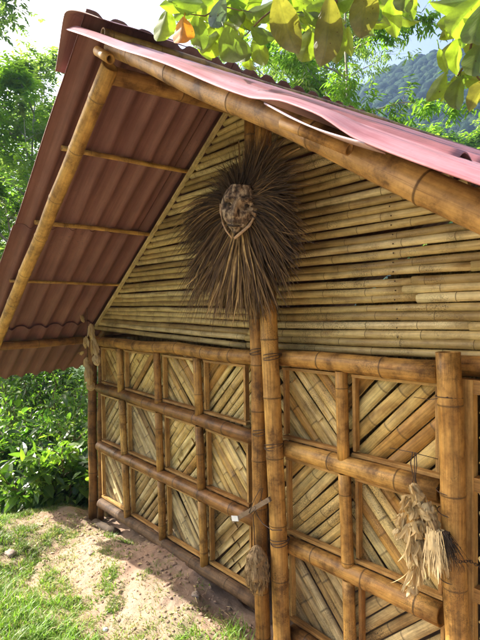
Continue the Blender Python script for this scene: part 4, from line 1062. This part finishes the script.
for px, d, H, R_, lab in ((6, 11, 9.5, 1.1, 'slender pale-trunked tree nearest on the left edge'), (30, 12, 9.0, 1.0, 'slender pale-trunked tree leaning right on the left side'), (47, 12.8, 10.2, 1.1, 'straight slender pale-trunked tree in the middle of the left trees'), (66, 13.5, 9.6, 1.0, 'slender pale-trunked tree next to the roof edge'), (14, 13.6, 11.0, 1.3, 'tall slender pale-trunked tree behind the left edge tree')):
    q = onray(px, d); tree(lab, q.x, q.y, -5.2, H, R_, 2600, 0.14, M_leafP, (0.4, 1.0), trunk_r=0.055, start=0.45, lean=(U(-.12, .12), U(-.12, .12)), group='slender trees on the left', nb=18)
TB = [
 (285, 13, 10.6, 2.5, 24000, 0.13, M_leafP, (0.3, 1.0), -2.6, 'bushy pale tree behind the middle of the roof'),
 (345, 12, 10.6, 1.9, 15000, 0.17, M_leafT, (0.2, 0.8), -2.6, 'taller tree with drooping narrow leaves behind the roof'),
 (235, 15, 11.2, 2.3, 16000, 0.14, M_leafT, (0.3, 1.0), -2.6, 'small sunlit tree showing between the big leaves above the roof'),
 (318, 17, 13.0, 2.5, 16000, 0.15, M_leafP, (0.3, 1.0), -2.6, 'light green tree farther back behind the roof'),
]
for (px, d, H, R_, n, ll, mt, tn, zb, lab) in TB:
    q = onray(px, d); tree(lab, q.x, q.y, zb, H, R_, n, ll, mt, tn, trunk_r=0.09, start=0.3, droop=0.5, lw=0.3)
for px, d, H, lab in ((452, 40, 16.2, 'round green tree below the blue hill at the right edge'), (490, 36, 15.6, 'rounded light tree at the right picture edge below the hill'), (415, 46, 16.0, 'green tree rising just over the roof below the hill')):
    q = onray(px, d); tree(lab, q.x, q.y, -4, H, 4.2, 12000, 0.38, M_leafB, (0.2, 0.9), trunk_r=0.2, start=0.35, group='trees on the slope below the hill')

# big-leaved branches overhead, all on one tree that stands right of the camera
tq = Vector((1.9, 2.2, -2.25)); bt = thing('broadleaf_tree', 'broad-leaved tree whose sprays of big lime leaves hang across the top of the picture', 'tree', tq)
mb = MB(); rod(mb, [(0, 0, 0), (-0.05, 0.02, 1.5), (-0.02, -0.05, 3.0), (0.05, 0, 4.6), (0, 0.1, 6.5)], 0.13, 12, 0.5, 0.35); mbuild(mb, 'trunk', M_bark, bt, 0)
def W2(p): return p - tq
DL = 1.9
def branch(pts, r):
    mb = MB(); rod(mb, [W2(p) for p in pts], r, 7, 0.5, 0.25); mbuild(mb, 'branch', M_twig, bt, 0)
branch([tq + Vector((-0.02, -0.05, 4.0)), Vector((1.0, 2.3, 2.15)), Vector((0.2, 2.3, 2.25)), atdist(410, -70, 2.3), atdist(345, -25, 2.1), atdist(335, 2, 2.0), atdist(322, 26, 1.95)], 0.03)
branch([atdist(410, -70, 2.3), atdist(330, -25, 2.15), atdist(283, 2, 2.05), atdist(262, 18, 2.0), atdist(245, 36, 2.0)], 0.007)
branch([atdist(330, -25, 2.15), atdist(250, -20, 2.15), atdist(222, 6, 2.1), atdist(205, 16, 2.1), atdist(188, 14, 2.1)], 0.006)
branch([atdist(222, 6, 2.1), atdist(238, 10, 2.05), atdist(252, 12, 2.05)], 0.003)
branch([Vector((0.2, 2.3, 2.25)), atdist(520, -30, 1.9), atdist(490, 5, 1.8), atdist(474, 30, 1.75), atdist(468, 60, 1.75), atdist(452, 84, 1.75)], 0.010)
branch([atdist(468, 60, 1.75), atdist(478, 78, 1.75), atdist(490, 90, 1.75)], 0.004)
branch([atdist(410, -70, 2.3), atdist(375, -20, 2.05), atdist(362, 3, 2.0)], 0.005)
RIGHT = ROT @ Vector((1, 0, 0)); UPV = ROT @ Vector((0, 1, 0)); FWD = ROT @ Vector((0, 0, -1))
def bleaf(px, py, lpx, ang, mat, d=2.0, asp=0.60, fold=0.22, tilt=None, roll=None, label=None):
    """one big leaf whose middle lies at the given point; ang = direction of the tip"""
    c_ = atdist(px, py, d); l = lpx * 0.9 / 480 * d; w = l * asp; a = radians(ang)
    tl = U(-0.45, 0.45) if tilt is None else tilt; ro = U(-0.5, 0.5) if roll is None else roll
    ax = (RIGHT * cos(a) - UPV * sin(a)) ; ax = (ax + FWD * tl).normalized()
    s = ax.cross(FWD).normalized(); n = s.cross(ax).normalized(); s = (s * cos(ro) + n * sin(ro)).normalized(); n = s.cross(ax).normalized()
    l = l / sqrt(1 / (1 + tl * tl)); mb = MB(); NL, NW = 14, 8; G = []; cu = U(0.1, 0.7); wv = U(0, 6)
    for i in range(NL + 1):
        t = i / NL; hw = w / 2 * (sin(pi * t ** 0.85) ** 0.75 if 0 < t < 1 else 0.0); hw = max(hw, 0.0015) if t < 1 else 0.0004
        rw = []
        for j in range(NW + 1):
            q = -1 + 2 * j / NW
            p = c_ + ax * (l * (t - 0.5)) + s * (hw * q) + n * (fold * hw * abs(q) * 2 - cu * l * (t - 0.5) ** 2 * 1.6 + 0.11 * hw * sin(t * 15 + wv + q * 2) * abs(q))
            rw.append(mb.vert(W2(p), (t, 0.5 + q / 2), RND()))
        G.append(rw)
    for i in range(NL):
        for j in range(NW): mb.face((G[i][j], G[i][j + 1], G[i + 1][j + 1], G[i + 1][j]))
    pe = c_ - ax * l * 0.5; rod(mb, [W2(pe), W2(pe - ax * l * 0.12 - n * 0.004), W2(pe - ax * l * 0.22 + UPV * 0.01)], 0.0018, 5, 0.5)
    o = mbuild(mb, 'leaf', mat, bt, 0)
    if label: o['label'] = label
LV = [(163, 27, 36, 105, M_lime, 2.15), (182, 33, 30, 97, M_orange, 2.05, 0.72), (199, 34, 38, 82, M_olive, 2.1, 0.5), (188, 3, 30, 15, M_lime, 2.1), (205, 8, 32, 140, M_lime, 2.15),
 (217, 17, 32, 112, M_grey, 2.05, 0.5), (229, 25, 34, 12, M_lime, 2.15), (212, 45, 36, 125, M_lime, 2.15), (234, 49, 38, 65, M_olive, 1.95, 0.75), (231, 0, 34, 175, M_lime, 2.1), (205, 47, 24, 60, M_lime, 2.2),
 (174, 3, 28, 160, M_lime, 2.15), (247, 20, 26, 20, M_lime, 2.15), (247, 3, 30, 170, M_lime, 2.2), (263, 35, 27, 12, M_olive, 2.0, 0.6), (260, 53, 32, 72, M_lime, 2.05, 0.55), (287, 28, 52, 66, M_brownl, 1.95, 0.55),
 (290, 12, 38, 62, M_lime, 2.05), (256, 12, 38, 155, M_lime, 2.1), (243, 52, 32, 80, M_olive, 2.05, 0.5), (315, 17, 32, 175, M_olive, 1.95, 0.5), (307, 47, 40, 108, M_lime, 2.05, 0.55),
 (327, 39, 62, 96, M_brownl, 1.9, 0.45), (335, 40, 48, 84, M_lime, 1.96, 0.45), (330, 5, 44, 175, M_lime, 2.0, 0.5), (296, 0, 30, 20, M_lime, 2.1), (364, 15, 38, 95, M_brownl, 1.95, 0.72), (366, 30, 30, 75, M_olive, 2.0, 0.7), (349, 43, 32, 88, M_lime, 2.05, 0.42),
 (404, 2, 30, 110, M_olive, 1.95, 0.6), (346, -2, 40, 20, M_lime, 2.05), (318, 30, 24, 170, M_lime, 2.05), (281, 6, 24, 10, M_lime, 2.1), (250, 64, 20, 60, M_lime, 2.15), (236, 12, 30, 60, M_olive, 2.1),
 (455, 3, 42, 178, M_lime, 1.8, 0.5), (459, 22, 46, 128, M_lime, 1.72, 0.5), (466, 36, 40, 124, M_lime, 1.78, 0.3), (476, 32, 48, 112, M_olive, 1.68, 0.5), (457, 57, 32, 92, M_lime, 1.75, 0.62), (443, 62, 24, 68, M_lime, 1.8, 0.35),
 (475, 62, 42, 112, M_olive, 1.70, 0.5), (436, 90, 30, 122, M_lime, 1.72, 0.5), (462, 77, 22, 160, M_lime, 1.75, 0.5), (456, 97, 38, 105, M_olive, 1.70, 0.5), (448, 91, 24, 125, M_lime, 1.8, 0.35), (477, 96, 30, 120, M_brownl, 1.66, 0.6), (474, 80, 22, 10, M_lime, 1.75), (485, 15, 46, 60, M_lime, 1.8), (476, 12, 30, 80, M_olive, 1.8)]
for _ in range(44):
    x_ = U(160, 408); LV.append((x_, U(-8, 24) + (6 if 200 < x_ < 300 else 0), U(22, 34), U(20, 170), M_lime if RND() < 0.8 else M_olive, U(2.15, 2.4), U(0.45, 0.62)))
for _ in range(10): LV.append((U(448, 486), U(-5, 60), U(26, 38), U(70, 150), M_lime, U(1.85, 2.1), U(0.4, 0.6)))
for e in LV:
    bleaf(*e, label='bright orange dying leaf' if e[4] is M_orange else None)

# ------------------------------------------------------------------ hill
hc = onray(432, 330); mb = MB(); K = 150; G = []
fx = Vector((hc.x, hc.y, 0)).normalized(); rx = Vector((fx.y, -fx.x, 0))
def hillz(a, b):      # a across the view, b along it
    z = 150 * exp(-((a + 4) / 150) ** 2 * (0.8 if a > 0 else 1.3)) * sm(-230, 0, b) + 90 * exp(-((a - 190) / 120) ** 2) * sm(-230, 0, b)
    z *= (1 - 0.6 * sm(0, 260, b))
    z += 6 * noise.noise((a * 0.02, b * 0.02, 1)) * sm(-230, -150, b) + 2.5 * noise.noise((a * 0.06, b * 0.06, 1)) 
    return z - 12
for i in range(K + 1):
    a = -330 + 760 * i / K; rw = []
    for j in range(91):
        b = -230 + 490 * j / 90; p = hc + rx * a + fx * b; rw.append(mb.vert((p.x, p.y, hillz(a, b)), (a, b), U(0.2, 0.5)))
    G.append(rw)
for i in range(K):
    for j in range(90): mb.face((G[i][j], G[i + 1][j], G[i + 1][j + 1], G[i][j + 1]))
h_ = mb.build('hill', M_hill); tag(h_, kind='structure')
mb = MB()
for _ in range(34000):
    a = U(-150, 130); b = U(-190, 10); p = hc + rx * a + fx * b; z = hillz(a, b); r = U(1.0, 2.9) * (1.5 if RND() < 0.1 else 1); tn = U(0, 1); sd = RND() * 60
    top = []; n1_ = 7
    for (rf, zf) in ((0.9, -0.3), (1.0, 0.25), (0.65, 0.8)):
        top.append([mb.vert((p.x + cos(2 * pi * k / n1_ + sd) * r * rf * U(0.6, 1.3), p.y + sin(2 * pi * k / n1_ + sd) * r * rf * U(0.8, 1.15), z + r * (zf + U(-.15, .15)) + 1), (0, 0), tn) for k in range(n1_)])
    c_ = mb.vert((p.x, p.y, z + r * 1.15 + 1), (0, 0), tn)
    for A, B in zip(top, top[1:]):
        for k in range(n1_): j = (k + 1) % n1_; mb.face((A[k], A[j], B[j], B[k]))
    for k in range(n1_): mb.face((top[-1][k], top[-1][(k + 1) % n1_], c_))
w_ = mb.build('hillside_forest', M_hill); tag(w_, 'dense blue-green forest covering the distant hill', None, None, 'stuff')

# haze box
mb = MB(); bx = (-520, -40, -9.0, 120, 640, 260)
X = [(x, y, z) for x in (bx[0], bx[3]) for y in (bx[1], bx[4]) for z in (bx[2], bx[5])]
for p in X: mb.vert(p)
for q in ((0, 1, 3, 2), (4, 6, 7, 5), (0, 4, 5, 1), (2, 3, 7, 6), (0, 2, 6, 4), (1, 5, 7, 3)): mb.face(q)
m, nt = newmat('haze_air'); pv = nt.nodes.new('ShaderNodeVolumePrincipled'); pv.inputs['Color'].default_value = (0.42, 0.62, 1.0, 1); pv.inputs['Density'].default_value = 0.0005; pv.inputs['Anisotropy'].default_value = 0.3
o_ = nt.nodes.new('ShaderNodeOutputMaterial'); L(nt, pv.outputs[0], o_.inputs['Volume'])
HAZE = True
if HAZE:
    hz = mb.build('haze', m, smooth=False); tag(hz, kind='stuff')

# ------------------------------------------------------------------ light, sky, camera
sdir = Vector((-1.15, -0.42, 1.0)).normalized()      # towards the sun
sun = bpy.data.lights.new('sun', 'SUN'); sun.energy = 5.0; sun.angle = radians(0.53); sun.color = (1.0, 0.95, 0.87)
so = bpy.data.objects.new('sun', sun); C.objects.link(so); so.rotation_euler = sdir.to_track_quat('Z', 'Y').to_euler(); so.location = (-10, -5, 15)
w = bpy.data.worlds.new('World'); scene.world = w; w.use_nodes = True; nt = w.node_tree; nt.nodes.clear()
sk = nt.nodes.new('ShaderNodeTexSky'); sk.sky_type = 'NISHITA'; sk.sun_disc = False
sk.sun_elevation = math.asin(sdir.z); sk.sun_rotation = atan2(sdir.x, sdir.y); sk.air_density = 0.9; sk.dust_density = 7.0; sk.ozone_density = 1.0
bg = nt.nodes.new('ShaderNodeBackground'); bg.inputs[1].default_value = 0.13; ow = nt.nodes.new('ShaderNodeOutputWorld')
L(nt, sk.outputs[0], bg.inputs[0]); L(nt, bg.outputs[0], ow.inputs[0])
cam = bpy.data.cameras.new('camera'); co = bpy.data.objects.new('camera', cam); C.objects.link(co)
cam.sensor_fit = 'HORIZONTAL'; cam.sensor_width = 36; cam.lens = 36.0; cam.clip_start = 0.05; cam.clip_end = 3000
co.matrix_world = ROT.to_4x4(); scene.camera = co
scene.view_settings.view_transform = 'Standard'; scene.view_settings.look = 'None'; scene.view_settings.exposure = 1.42; scene.view_settings.gamma = 1
scene.cycles.max_bounces = 8; scene.cycles.diffuse_bounces = 5; scene.cycles.transparent_max_bounces = 8
scene.cycles.volume_bounces = 1
